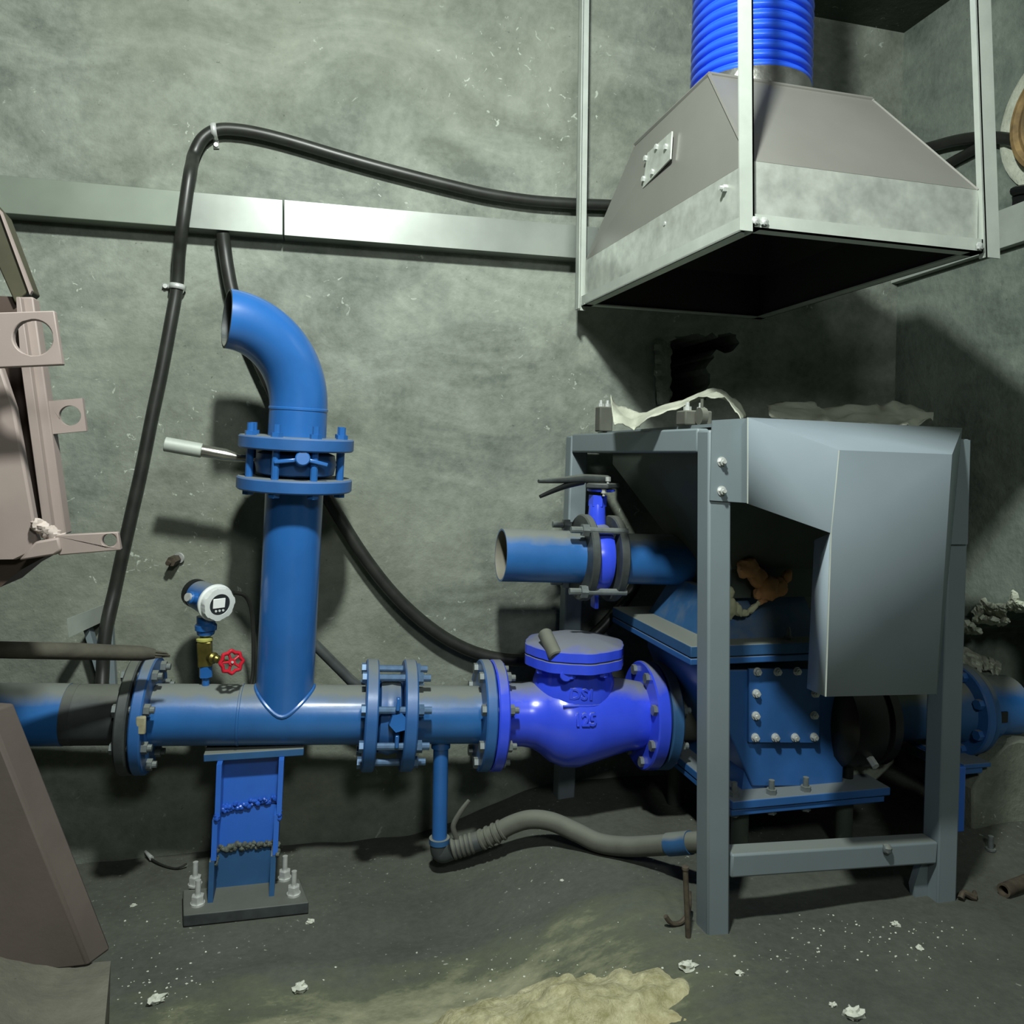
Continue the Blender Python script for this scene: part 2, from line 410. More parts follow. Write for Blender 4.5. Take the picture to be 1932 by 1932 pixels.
# left pipe (partly blue, partly black)
t = thing('left_pipe', L(100), 'black pipe with blue painted band running out of the left edge', 'pipe')
p = MB().cyl(L(-700), L(245), .0595, seg=48)
xb = L(120).x
mesh_obj('pipe_body', p, 'blackpipe', t)
mesh_obj('painted_band', MB().lathe(L(-702), L(128) - L(-702), [(0, .0605), ((L(128) - L(-702)).length, .0605)], 48), 'blue', t)
mesh_obj('bright_patch', MB().lathe(L(129), L(146) - L(129), [(0, .0598), ((L(146) - L(129)).length, .0598)], 48), 'blackpipe', t)
flange('flange', L(243), L(264), R_fl(), 'blackfl', t)
bolt_ring(L(243), L(291), .096, 8, .0068, .0118, t, 'greybolt', .5, .008)
# flange clamp blocks at the top of this joint
mesh_obj('gasket', MB().cyl(L(264.5), L(268.5), .09, seg=40), 'black', t)

# tee pipe
t = thing('tee_pipe', L(450), 'blue tee pipe with tall riser welded onto its run', 'pipe')
flange('flange', L(269), L(291), R_fl(), 'bluev', t)
mesh_obj('rust_patch', MB().box(at(266, 1368, YL(262) - R_fl() + .004), (AX, V((0, 1, .2)), UZ), (.009, .0045, .017)), 'rusty_patch', t, bevel=.003)
mesh_obj('pipe_run', MB().cyl(L(290), L(690), PR, seg=56), 'blue', t)
mesh_obj('weld_ring', MB().lathe(L(454), AX, [(-.004, PR - .002), (-.002, PR + .0012), (.002, PR + .0012), (.004, PR - .002)], 48), 'blue', t)
flange('flange', L(686), L(709), R_fl(), 'bluev', t)
def YR(y): return 1.742 - (1348 - y) / 1000 * .055
def RX(y): return 535.5 + (1348 - y) * .0482 if y > 770 else 563.4 + (770 - y) * .045
def Rz(y): return at(RX(y), y, YR(y))
RR = .0588
mesh_obj('riser', MB().cyl(Rz(1345), Rz(915), RR, seg=56), 'bluenodust', t)
# saddle weld between run and riser
w = MB(); pts = []
up_ax = (Rz(900) - Rz(1340)).normalized(); P0 = L(RX(1348))
for k in range(49):
    a = 2 * pi * k / 48; side = AX.cross(up_ax).normalized()
    x_ = RR * cos(a); y_ = RR * sin(a); h = sqrt(max(PR ** 2 - y_ * y_, 0))
    pts.append(P0 + AX * x_ + side * y_ + up_ax * h)
w.tube(pts, .0045, 8, False)
mesh_obj('saddle_weld', w, 'bluenodust', t)
flange('riser_flange', Rz(924), Rz(900), R_fl(), 'bluev', t)

# wafer flap valve on the run
def wafer(name, c0, c1, o0, o1, label, handle, plug_dir, plug_p, hexplug, clips):
    d = (c1 - c0).normalized()
    t = thing(name, (c0 + c1) / 2, label, 'valve', 'wafer valves between pipe flanges')
    Lb = (c1 - c0).length
    mesh_obj('valve_body', MB().lathe(c0 + d * .001, d, [(0, .068), (.004, .078), (Lb * .3, .080), (Lb * .5, .083), (Lb * .7, .080), (Lb - .006, .078), (Lb - .002, .068)], 48), 'bluev', t)
    bolt_ring(o0, o1, .097, 8, .0075, .0122, t, 'bluebolt' if hexplug else 'bluenodust', .5, .016, name='stud')
    b = MB()
    if hexplug: b.hexa(plug_p - plug_dir * .02, plug_p + plug_dir * .016, .0195, .2)
    else: b.cyl(plug_p - plug_dir * .02, plug_p + plug_dir * .016, .0145, seg=28, bev=.002)
    mesh_obj('plug', b, 'bluenodust', t)
    for a, bb, wd in clips:
        mesh_obj('clip_bar', MB().beam(a, bb, wd, .008, plug_dir), 'bluenodust', t, bevel=.002)
    pts, rr, m = handle
    mesh_obj('handle', MB().tube(pts, rr, 16), m, t)
    return t
c0, c1 = L(711), L(755)
dn = V((0, -1, .18)).normalized()
pp = at(751, 1362, YL(735) - .092)
h2a = at(588, 1205, 1.83)
w2 = wafer('wafer_valve', c0, c1, L(686), L(781),
      'blue wafer valve with hex plug clamped in the horizontal pipe run', ([at(590, 1212, 1.80), at(640, 1262, 1.80), at(662, 1284, 1.80), at(706, 1312, 1.79)], [.0115, .0115, .012, .004], 'blackpipe'), dn, pp, True,
      [(at(752, 1316, YL(735) - .10), at(750, 1341, YL(735) - .102), .014), (at(749, 1386, YL(735) - .10), at(748, 1410, YL(735) - .098), .014)])
# wafer valve on the riser
d = (Rz(840) - Rz(900)).normalized()
c0, c1 = Rz(897), Rz(852)
pp = at(570, 866, YR(870) - .098)
w1 = wafer('wafer_valve', c0, c1, Rz(924), Rz(826),
      'blue wafer valve with round plug and silver lever, at top of riser', ([at(312, 838, 1.745), at(380, 850, 1.745), at(381, 850.3, 1.745), at(425, 858, 1.745), at(452, 864, 1.745), at(500, 868, 1.72)], [.0145, .0145, .0128, .0128, .008, .006], 'chrome'), V((.1, -1, .1)).normalized(), pp, False,
      [(at(517, 872, YR(870) - .096), at(560, 868, YR(870) - .10), .010), (at(580, 868, YR(870) - .10), at(618, 878, YR(870) - .094), .010)])
mesh_obj('lever_grip', MB().cyl(at(311, 837.8, 1.745), at(381, 850.2, 1.745), .0150, seg=24, bev=.001), 'zinc', w1)

# elbow on top
t = thing('pipe_elbow', Rz(835), 'blue pipe elbow with open end facing left above the riser', 'pipe')
flange('flange', Rz(848), Rz(824), R_fl(), 'bluev', t)
upd = (Rz(780) - Rz(840)).normalized()
e0 = Rz(830); e1 = Rz(772)
ld = V((-cos(radians(14)), -sin(radians(14)), .02)).normalized()
eend = at(428, 601, 1.655)
arc = [e0, e0.lerp(e1, .5), e1]
# bezier from e1 (heading up) to eend (heading left)
h = eend - e1; A = upd * (h.dot(upd)); Bv = ld * (h.dot(ld))
k_ = .57
c1_ = e1 + upd * abs(h.z) * k_; c2_ = eend - ld * abs(h.x) * k_
for i in range(1, 25):
    s_ = i / 24; arc.append((1 - s_) ** 3 * e1 + 3 * (1 - s_) ** 2 * s_ * c1_ + 3 * (1 - s_) * s_ ** 2 * c2_ + s_ ** 3 * eend)
b = MB().tube(arc, RR, 56, False)
mesh_obj('elbow_body', b, 'bluenodust', t)
inn = MB().tube(arc[6:], RR - .005, 40, False)
# annular lip closing the wall thickness
T = (arc[-1] - arc[-2]).normalized(); _, u_, w_ = basis(T)
lip = MB().loft([circ(eend, u_, w_, RR, 48), circ(eend + T * .0006, u_, w_, RR - .001, 48), circ(eend + T * .0006, u_, w_, RR - .005, 48), circ(eend - T * .01, u_, w_, RR - .0052, 48)], False)
mesh_obj('lip', lip, 'blackpipe', t)
mesh_obj('inner_wall', inn, 'blackpipe', t)
mesh_obj('weld_ring', MB().lathe(e1, upd, [(-.005, RR - .002), (-.002, RR + .0015), (.002, RR + .0015), (.005, RR - .002)], 48), 'bluenodust', t)

# spool with drain branch
t = thing('spool_pipe', L(840), 'short blue flanged spool pipe with drain stub underneath', 'pipe')
flange('flange', L(757), L(780), R_fl(), 'bluev', t)
mesh_obj('pipe_body', MB().cyl(L(779), L(903), PR, seg=56), 'blue', t)
flange('flange', L(901), L(921), .119, 'bluev', t)
yd = YL(830)
mesh_obj('drain_stub', MB().cyl(at(832, 1398, yd), at(829, 1592, yd - .005), .0165, seg=28), 'bluenodust', t)
mesh_obj('drain_boss', MB().cyl(at(832, 1390, yd), at(831.5, 1410, yd), .021, seg=28), 'bluenodust', t)
bolt_ring(L(901), L(943), .100, 8, .0068, .0120, t, 'greybolt', .5, .010)

# check valve
t = thing('check_valve', L(1080), 'violet-blue cast swing check valve with round bonnet', 'valve')
flange('flange', L(923), L(943), .119, 'violet', t)
flange('flange', L(1206), L(1229), .121, 'violet', t)
prof_px = [(935, 0, 57), (985, 0, 57), (1003, 0, 60), (1018, 1, 68), (1035, 4, 79), (1058, 7, 86), (1085, 8, 86), (1115, 5, 80), (1150, 2, 72), (1180, 0, 65), (1208, 0, 60)]
rings = []
_, u_, w_ = basis(AX)
for x, dy, r in prof_px:
    c = L(x, 1348 + dy); Zd = (c - EYE).dot(fwd); rr = r * Zd / F
    rings.append([c + (u_ * cos(2 * pi * k / 56) + w_ * sin(2 * pi * k / 56)) * rr for k in range(56)])
body = MB().loft(rings)
bx = L(1083, 1240); bz = UZ.copy(); ZB = bx.z
nr = []
for z, rx_, ry_ in ((-.13, .092, .086), (-.085, .096, .088), (-.05, .093, .086), (-.028, .085, .080), (-.012, .082, .078)):
    nr.append([bx + V((cos(2 * pi * k / 48) * rx_, sin(2 * pi * k / 48) * ry_, z)) for k in range(48)])
body.loft(nr)
mesh_obj('valve_body', body, 'violet', t, angle=50)
def bonnet_ring(c, r, z, ears=.004):
    return [c + V((cos(2 * pi * k / 64), sin(2 * pi * k / 64), 0)) * (r + ears * max(0, cos(8 * 2 * pi * k / 64))) + V((0, 0, z)) for k in range(64)]
mesh_obj('bonnet_flange', MB().loft([bonnet_ring(bx, .108, -.012), bonnet_ring(bx, .111, -.010), bonnet_ring(bx, .111, .010), bonnet_ring(bx, .108, .012)]), 'violet', t)
mesh_obj('bonnet_cover', MB().loft([bonnet_ring(bx, .108, .0132), bonnet_ring(bx, .111, .015), bonnet_ring(bx, .111, .034), bonnet_ring(bx, .107, .037), bonnet_ring(bx, .055, .050, .002), bonnet_ring(bx, .02, .054, 0)]), 'violet', t, angle=30)
for k in range(8):
    a = 2 * pi * (k + .5) / 8; q = bx + V((cos(a) * .097, sin(a) * .097, -.012))
    mesh_obj('bonnet_bolt', MB().hexa(q - V((0, 0, .009)), q, .0105), 'violet', t)
lp = at(1047, 1236, bx.y - .06)
mesh_obj('lug', MB().lathe(at(1049, 1240, bx.y - .085), at(1027, 1193, bx.y - .03) - at(1049, 1240, bx.y - .085), [(0, .0135), (.003, .016), (.066, .016), (.07, .013)], 28), 'hosegrey', t)
pf = at(1069, 1272, bx.y - .084)
mesh_obj('hinge_plug', MB().cyl(pf + V((0, .035, 0)), pf + V((-.004, -.012, 0)), .0135, seg=24, bev=.002), 'violet', t)
pf2 = at(1084, 1268, bx.y - .084)
mesh_obj('hinge_plug', MB().cyl(pf2 + V((0, .035, 0)), pf2 + V((-.004, -.008, 0)), .008, seg=20, bev=.001), 'violet', t)
# cast lettering
def casting(txt, px, py, size, parent, yoff):
    cu = bpy.data.curves.new('cast_text', 'FONT'); cu.body = txt; cu.size = size; cu.extrude = .0022; cu.align_x = 'CENTER'; cu.bevel_depth = .0006; cu.resolution_u = 2; cu.offset = .0006
    tmp = bpy.data.objects.new('tmp', cu); COL.objects.link(tmp)
    bpy.context.view_layer.update()
    me = bpy.data.meshes.new_from_object(tmp.evaluated_get(bpy.context.evaluated_depsgraph_get()))
    COL.objects.unlink(tmp); bpy.data.objects.remove(tmp)
    me.materials.clear(); me.materials.append(mt['violet']); me.name = 'cast_lettering'
    o = bpy.data.objects.new('cast_lettering', me); COL.objects.link(o)
    # wrap onto the body: axis through L(..)
    xa = AX.normalized(); za = UZ; p = at(px, py, YL(px) - yoff)
    nrm = V((xa.y, -xa.x, 0)); nrm = V((0, -1, .0))
    rot = Matrix((xa, (UZ - xa * UZ.dot(xa)).normalized(), xa.cross((UZ - xa * UZ.dot(xa)).normalized()))).transposed()
    ax_c = L(px, 1354); 
    for v in me.vertices:
        q = rot @ v.co + p
        dz = q.z - ax_c.z; s = (q - ax_c).dot(xa)
        Zd = (ax_c - EYE).dot(fwd); xx = px + s * F / Zd
        rr = 0
        for (xa0, _, r0_), (xa1, _, r1_) in zip(prof_px, prof_px[1:]):
            if xa0 <= xx <= xa1: rr = (r0_ + (r1_ - r0_) * (xx - xa0) / (xa1 - xa0)) * Zd / F
        y_s = ax_c.y - sqrt(max(rr * rr - dz * dz, 1e-5)); y_n = -1e9
        ee = ((q.x - bx.x) / .0955) ** 2
        y_n = bx.y - .0865 * sqrt(max(0, 1 - ee)) if q.z > bx.z - .125 else y_s
        q.y = min(y_s, y_n) - (rot @ v.co).dot(V((0, -1, 0))) * 1.0
        v.co = q - p
    o.parent = parent; o.location = p - WL[parent.name]
    return o
casting('DS1', 1104, 1325, .033, t, .105)
casting('125', 1106, 1370, .035, t, .105)
b = MB(); prev = None
pts = []
for x in (1066, 1074, 1085, 1098, 1112, 1126, 1138):
    c = L(x, 1354); Zd = (c - EYE).dot(fwd)
    r = 0
    for (a0, _, q0), (a1, _, q1) in zip(prof_px, prof_px[1:]):
        if a0 <= x <= a1: r = (q0 + (q1 - q0) * (x - a0) / (a1 - a0)) * Zd / F
    p = at(x, 1336, c.y - .10); dz = p.z - c.z
    pts.append(V((p.x, min(c.y - sqrt(max(r * r - dz * dz, 1e-6)), bx.y - .0865 * sqrt(max(0, 1 - ((p.x - bx.x) / .095) ** 2))), p.z)))
b.tube(pts, .0028, 8); mesh_obj('cast_bar', b, 'violet', t)

# mating flange and pipe stub to the feeder
t = thing('inlet_pipe', L(1280), 'dusty grey-blue flanged stub joining the check valve to the machine', 'pipe')
flange('flange', L(1232), L(1252), .121, 'dullblue', t)
mesh_obj('pipe_body', MB().cyl(L(1250), L(1345), .058, seg=40), 'hosegrey', t)
bolt_ring(L(1206), L(1252), .102, 8, .0068, .0120, t, 'greybolt', .5, .010)

# ------------------------------------------------------------------ pipe support
YS = 1.742
t = thing('pipe_support', atz(465, 1690, .01), 'blue steel I-beam pipe support on a bolted base plate', 'support')
pl = [atz(346, 1722, .03), atz(583, 1697, .03), atz(566, 1652, .03), atz(345, 1674, .03)]
pl = [V((p.x, p.y, .024)) for p in pl]
mesh_obj('base_plate', MB().prism([p - V((0, 0, .022)) for p in pl], (0, 0, .022)), 'blackfl', t, bevel=.002)
zpb = L(470).z - PR - .001
mesh_obj('top_plate', MB().abox(V((at(384, 1424, YS - .04).x, YS - .04, zpb - .016)), V((at(573, 1424, YS - .04).x, YS + .06, zpb))), 'dullblue', t, bevel=.002)
tl, tr_ = at(409, 1425, YS - .06), at(536, 1425, YS - .06)
bl, br = at(399, 1690, YS - .07), at(524, 1690, YS - .07)
def slab(a, b_, w, dpt): # vertical flange plate from a (top) to b (bottom); w along X, dpt along +Y
    return MB().add([a, a + V((w, 0, 0)), a + V((w, dpt, 0)), a + V((0, dpt, 0)), b_, b_ + V((w, 0, 0)), b_ + V((w, dpt, 0)), b_ + V((0, dpt, 0))],
                    [[0, 1, 2, 3], [4, 5, 6, 7], [0, 1, 5, 4], [1, 2, 6, 5], [2, 3, 7, 6], [3, 0, 4, 7]])
tl.z = tr_.z = zpb - .015; bl.z = br.z = .024
mid = lambda a, c, f: a + (c - a) * f
# three lengths of I-beam welded end to end: upper, middle and foot
cuts = [(0, .40, 'bright', 0), (.405, .70, 'bright', -.004), (.705, 1, 'dullblue', -.007)]
for f0, f1, m, off in cuts:
    o_ = V((off, 0, 0))
    bb = MB()
    for a, c, w_ in ((tl, bl, .010), (tr_, br, -.010)):
        s2 = slab(mid(a, c, f0) + o_, mid(a, c, f1) + o_, w_, .13); bb.add(s2.v, s2.f)
    a = mid(tl, bl, f0) + o_ + V((.009, .055, 0)); c = mid(tr_, br, f1) + o_ + V((-.009, .063, 0))
    a2 = mid(tr_, br, f0) + o_ + V((-.009, .055, 0)); c2 = mid(tl, bl, f1) + o_ + V((.009, .055, 0))
    bb.prism([a, a2, V((c.x, c.y - .008, c.z)), c2], (0, .008, 0))
    mesh_obj('beam', bb, m, t)
for f, m in ((.402, 'weld'), (.702, 'weldgrey')):
    b = MB(); a = mid(tl, bl, f) + V((.006, .052, 0)); c = mid(tr_, br, f) + V((-.008, .052, .012 if f < .5 else 0)); random.seed(int(f * 100))
    for k in range(46):
        q = a.lerp(c, k / 45) + V((0, random.uniform(-.003, .002), random.uniform(-.006, .006)))
        b.sphere(q, random.uniform(.003, .0062), 8, 6, .3, k)
    for sd in (tl, tr_):
        q0 = mid(sd, bl if sd is tl else br, f)
        for k in range(9): b.sphere(q0 + V((.004 if sd is tl else -.004, .004 + random.uniform(-.006, .04), random.uniform(-.012, .012))), random.uniform(.003, .006), 8, 6, .3, k)
    mesh_obj('weld_bead', b, m, t)
for x, y in ((368, 1670), (373, 1706), (537, 1658), (554, 1688)):
    q = atz(x, y, .024)
    bb = MB().cyl(q, q + UZ * .004, .014, seg=20).hexa(q + UZ * .004, q + UZ * .018, .0125).cyl(q + UZ * .018, q + UZ * .048, .0055, seg=12)
    mesh_obj('anchor_bolt', bb, 'steel', t)

# ------------------------------------------------------------------ drain valve, hose
yd2 = yd - .005
e_ = at(829, 1590, yd2)
t = thing('drain_valve', e_ - V((0, 0, .05)), 'grey plastic elbow and ball valve under the drain stub', 'valve')
q0 = at(829, 1584, yd2); q1 = at(829, 1606, yd2); q2 = at(853, 1603, yd2 - .01); q3 = at(905, 1586, yd2 - .02)
mesh_obj('elbow', MB().tube([q0, at(829, 1596, yd2), at(831, 1606, yd2), at(838, 1609, yd2 - .003), q2], .0205, 24, sub=5), 'blackpipe', t)
mesh_obj('collar', MB().cyl(at(829, 1580, yd2), at(829, 1590, yd2), .0225, seg=24), 'dullblue', t)
dv = (q3 - q2).normalized()
ring = MB()
for k in range(5): ring.lathe(q2 + dv * (.0 + k * .010), dv, [(0, .020), (.002, .0222), (.006, .0222), (.008, .020)], 24)
mesh_obj('valve_body', MB().cyl(q2, q3, .0205, seg=24), 'blackpipe', t)
mesh_obj('threads', ring, 'hosegrey', t)
hb = q2 + dv * .03
mesh_obj('handle', MB().tube([at(864, 1588, yd2 - .012), at(857, 1570, yd2 - .012), at(856, 1555, yd2 - .012), at(870, 1530, yd2 - .012), at(885, 1510, yd2 - .012)], [.006, .006, .006, .0055, .004], 10, sub=4), 'hosegrey', t)
hp = [(905, 1586, yd2 - .02), (935, 1572, 1.69), (965, 1556, 1.68), (1000, 1546, 1.665), (1040, 1550, 1.645), (1085, 1569, 1.61), (1130, 1590, 1.575), (1180, 1597, 1.53), (1240, 1595, 1.47), (1296, 1590, 1.41), (1345, 1588, 1.37)]
t = thing('drain_hose', at(1000, 1546, 1.665) - V((0, 0, .1)), 'dusty grey hose curving across the floor to the steel stand', 'hose')
hpts = spline([at(*p) for p in hp], 8)
def lift(p, r):
    z = floor_z(p.x, p.y) + r + .002
    return V((p.x, p.y, max(p.z, z)))
hpts = [lift(p, .0195) for p in hpts]
mesh_obj('hose_body', MB().tube(hpts, .0195, 18), 'hosegrey', t)
b = MB()
for k in (2, 5, 8, 11):
    dd = (hpts[k + 1] - hpts[k - 1]).normalized() if k else dv
    b.lathe(hpts[k], dd, [(-.004, .0195), (-.002, .0225), (.002, .0225), (.004, .0195)], 20)
mesh_obj('hose_clamp', b, 'hosegrey', t)
mesh_obj('blue_coupling', MB().cyl(hpts[-14], hpts[-8], .0215, seg=24), 'dullblue', t)

# ------------------------------------------------------------------ pressure transmitter
yt = YL(390)
t = thing('pressure_transmitter', at(389, 1290, yt), 'blue pressure transmitter with round white display on tee pipe', 'gauge')
P = lambda x, y, dy=0: at(x, y, yt + dy)
mesh_obj('nipple', MB().cyl(P(388, 1296), P(388, 1270), .0075, seg=16), 'bluenodust', t)
mesh_obj('hex_nut', MB().hexa(P(388, 1277), P(388, 1256), .0135, .26), 'bluenodust', t)
vb = mesh_obj('valve_block', MB().beam(P(388, 1256), P(386, 1210), .028, .026), 'brass', t, bevel=.002)
mesh_obj('valve_stem', MB().lathe(P(396, 1240, -.006), P(430, 1249, -.045) - P(396, 1240, -.006), [(0, .010), (.012, .012), (.016, .008), (.024, .0085), (.028, .005), (.055, .004)], 20), 'brass', t)
mesh_obj('brass_collar', MB().lathe(P(386, 1211), P(386, 1202) - P(386, 1211), [(0, .012), (.003, .0165), (.007, .0165), (.010, .012)], 24), 'brassy', t)
mesh_obj('adapter', MB().cyl(P(386, 1204), P(386, 1192), .009, seg=20), 'brass', t)
# hand wheel, tilted towards the viewer
wc = P(437, 1249, -.062); wn = V((.30, -.93, .16)).normalized(); _, wu, ww = basis(wn)
hw = MB()
hw.loft([[c + (( (c - wc).normalized()) * (.0042 * cos(2 * pi * j / 10)) + wn * (.0042 * sin(2 * pi * j / 10))) for j in range(10)] for c in [wc + (wu * cos(2 * pi * k / 32) + ww * sin(2 * pi * k / 32)) * (.0205 + .0018 * cos(8 * 2 * pi * k / 32)) for k in range(32)]], closed=True)
for k in range(5):
    a = 2 * pi * k / 5; hw.tube([wc - wn * .001, wc + (wu * cos(a) + ww * sin(a)) * .020], .0028, 8)
hw.cyl(wc - wn * .004, wc + wn * .004, .007, seg=18)
wheel = mesh_obj('hand_wheel', hw, 'red', t)
mesh_obj('wheel_nut', MB().cyl(wc + wn * .004, wc + wn * .008, .0025, seg=10), 'steel', wheel)
mesh_obj('neck', MB().lathe(P(388, 1199), P(389, 1165) - P(388, 1199), [(0, .013), (.003, .017), (.010, .0185), (.0105, .016), (.012, .0215), (.022, .022), (.026, .0185), (.040, .019)], 28), 'bluenodust', t)
bc = P(413, 1140, -.035); bn = V((.56, -.82, -.10)).normalized(); _, bu, bw = basis(bn)
mesh_obj('housing', MB().lathe(bc - bn * .088, bn, [(0, .024), (.006, .030), (.03, .031), (.06, .033), (.072, .033)], 36), 'bluev', t)
g0 = P(372, 1132, -.03)
mesh_obj('cable_gland', MB().cyl(P(380, 1131, -.01), P(357, 1127, -.03), .0125, seg=22, bev=.002), 'bluenodust', t)
mesh_obj('gland_bore', MB().cyl(P(357.5, 1127, -.0295), P(353, 1126.5, -.034), .0085, seg=20), 'steel', t)
mesh_obj('end_cap', MB().lathe(bc - bn * .088, -bn, [(0, .024), (.002, .03), (.014, .03), (.018, .026)], 30), 'black', t)
# bezel with lugs
n_ = 56
def brng(r, off, lug): return [bc + bn * off + (bu * cos(2 * pi * k / n_) + bw * sin(2 * pi * k / n_)) * (r + lug * (1 if (k // 4) % 2 else 0)) for k in range(n_)]
bz_ = mesh_obj('bezel', MB().loft([brng(.036, -.018, 0), brng(.038, -.016, 0), brng(.038, -.012, 0), brng(.0345, -.010, 0), brng(.0335, -.002, .0018), brng(.032, .004, .0018), brng(.022, .005, 0), brng(.0215, .003, 0)]), 'bezel', t, angle=25)
mesh_obj('display_face', MB().cyl(bc + bn * .0025, bc + bn * .0040, .0214, seg=36), 'face', bz_)
rt = bn.cross(UZ).normalized() * -1; ut = rt.cross(bn) * -1
if ut.z < 0: ut = -ut
if rt.x < 0: rt = -rt
mesh_obj('lcd_screen', MB().box(bc + bn * .0045 + ut * .003 - rt * .002, (rt, ut, bn), (.0130, .0100, .0012)), 'white', bz_, bevel=.001)
for k in (-1, 0, 1):
    q = bc + bn * .0042 - ut * .0125 + rt * (k * .0078)
    mesh_obj('button', MB().cyl(q, q + bn * .001, .0024, seg=14), 'bezel', bz_)
mesh_obj('cable', MB().tube([P(440, 1118, .02), P(462, 1124, .04), P(474, 1150, .055), P(478, 1200, .06), P(478, 1262, .06), P(474, 1292, .055)], .0045, 10, sub=6), 'rubber', t)

# ------------------------------------------------------------------ upper pipe with butterfly valve
YU = 1.715
U = lambda x, y=None: at(x, (1047 + (x - 945) * .028) if y is None else y, YU)
ua = (U(1150) - U(945)).normalized()
t = thing('inlet_stub', U(1000), 'short blue open-ended pipe stub pointing left from the butterfly valve', 'pipe')
mesh_obj('pipe_body', MB().lathe(U(945), ua, [(.15, .0545), (0.0, .0545), (0, .0585), ((U(1098) - U(945)).length, .0585)], 48), 'blue', t, mats=['inner'], matfn=lambda c, n: 1 if (c - U(945)).dot(ua) < .16 and ((c - U(945)) - ua * (c - U(945)).dot(ua)).length < .056 and (c - U(945)).dot(ua) > .001 else 0)
flange('flange', U(1092), U(1107), .098, 'blackfl', t)
t = thing('butterfly_valve', U(1120), 'violet-blue butterfly valve with black hand lever', 'valve')
mesh_obj('valve_body', MB().lathe(U(1108), ua, [(0, .060), (.002, .076), (.01, .078), (.02, .080), (.03, .080), (.04, .076), ((U(1144) - U(1108)).length, .060)], 48), 'violet', t)
nb = U(1124); nt = at(1127, 948, YU)
mesh_obj('neck', MB().lathe(nb + UZ * .06, (nt - nb), [(0, .022), (.03, .020), (.06, .0185), ((nt - nb).length - .06 - .0, .0165), ((nt - nb).length - .045, .017)], 24), 'violet', t)
mesh_obj('neck_boss', MB().hexa(at(1127, 955, YU), at(1128, 934, YU), .0205, .2), 'violet', t)
mesh_obj('lower_tab', MB().beam(nb - UZ * .075, nb - UZ * .115, .010, .030), 'violet', t, bevel=.002)
mesh_obj('lock_plate', MB().lathe(at(1134, 928, YU), UZ, [(0, .026), (.002, .032), (.006, .032), (.007, .03)], 32), 'violet', t)
lv0 = at(1134, 921, YU)
hb_ = MB().prism([lv0 + V((-.045, -.02, 0)), lv0 + V((.0, -.045, 0)), lv0 + V((.042, -.01, 0)), lv0 + V((.03, .03, 0)), lv0 + V((-.02, .03, 0))], (0, 0, .012))
mesh_obj('ratchet_plate', hb_, 'blackfl', t, bevel=.003)
mesh_obj('hand_lever', MB().tube([at(1148, 905, YU), at(1100, 903, YU - .02), at(1060, 906, YU - .04), at(1016, 908, YU - .06)], [.010, .010, .007, .004], 12, sub=4), 'blackfl', t)
mesh_obj('trigger', MB().tube([at(1100, 909, YU - .02), at(1070, 916, YU - .034), at(1044, 926, YU - .046), at(1019, 937, YU - .056)], [.007, .007, .0055, .004], 12, sub=4), 'black', t)
for x, y in ((1147, 908), (1139, 931)):
    q = at(x, y, YU - .03); mesh_obj('stop_bolt', MB().hexa(q, q + UZ * .01, .006).cyl(q - UZ * .006, q, .003, seg=8), 'steel', t)
for dy, dz in ((-.058, .058), (.058, .058), (-.058, -.058), (.058, -.058)):
    o_ = V((0, dy, dz)) * 1.16
    bolt('stud', U(1058) + o_ + ua * .0, U(1160) + o_, .0075, .0001, t, 'greybolt', .002)
    for x in (1082, 1086): pass
    q = U(1091) + o_; mesh_obj('nut', MB().hexa(q - ua * .0165, q - ua * .0015, .0145), 'greybolt', t)
t = thing('upper_pipe', U(1230), 'dusty blue pipe leading from the butterfly valve into the hopper', 'pipe')
flange('flange', U(1145), U(1160), .098, 'blackfl', t)
mesh_obj('pipe_body', MB().cyl(U(1158), U(1330), .058, seg=48), 'blue', t)

# ------------------------------------------------------------------ stand, guard, hopper, feeder
SF = 1.28; SB = 1.865
xl, xr_ = .690, 1.18
fl = at(1345, 1746, SF); fr = at(1770, 1704, SF)
tl_ = at(1347, 812, SF); tr2 = at(1800, 830, SF)
ztop = tl_.z
S = .044
t = thing('machine_stand', V((fl.x + .2, (SF + SB) / 2, .09)), 'blue-grey square tube stand carrying the hopper', 'stand')
def post(a, b_, name='leg', w=S): return mesh_obj(name, MB().beam(a, b_, w, w), 'grey', t, bevel=.004)
pfl_b, pfl_t = V((fl.x, SF, .075)), V((tl_.x, SF, ztop))
pfr_b, pfr_t = V((fr.x, SF, .065)), V((fr.x + .006, SF, ztop))
pbl_t = at(1089, 820, SB); pbl_b = V((pbl_t.x - .012, SB, .06))
pbl_t.z = ztop
pbr_t = V((1.185, SB, ztop)); pbr_b = V((1.18, SB, .06))
post(pfl_b, pfl_t); post(pfr_b, pfr_t); post(pbl_b, pbl_t); post(pbr_b, pbr_t)
def rail(a, b_, name='rail', w=S, h=S): return mesh_obj(name, MB().beam(a, b_, w, h, V((0, 0, 1))), 'grey', t, bevel=.004)
dz = V((0, 0, -S / 2 + .004))
hs = S / 2
rail(pfl_t + dz + V((0, hs, 0)), pbl_t + dz + V((0, -hs, 0)), 'top_rail'); rail(pfr_t + dz + V((0, hs, 0)), pbr_t + dz - V((0, hs, 0)), 'top_rail')
rail(pfl_t + dz + V((hs, 0, 0)), pfr_t + dz - V((hs, 0, 0)), 'top_rail'); rail(pbl_t + dz + V((hs, 0, 0)), pbr_t + dz - V((hs, 0, 0)), 'top_rail')
la = at(1372, 1618, SF); lb = at(1750, 1589, SF)
rail(V((pfl_b.x + hs, SF, la.z - .006)), V((pfr_b.x - hs, SF, lb.z - .012)), 'lower_rail', .042, .04)
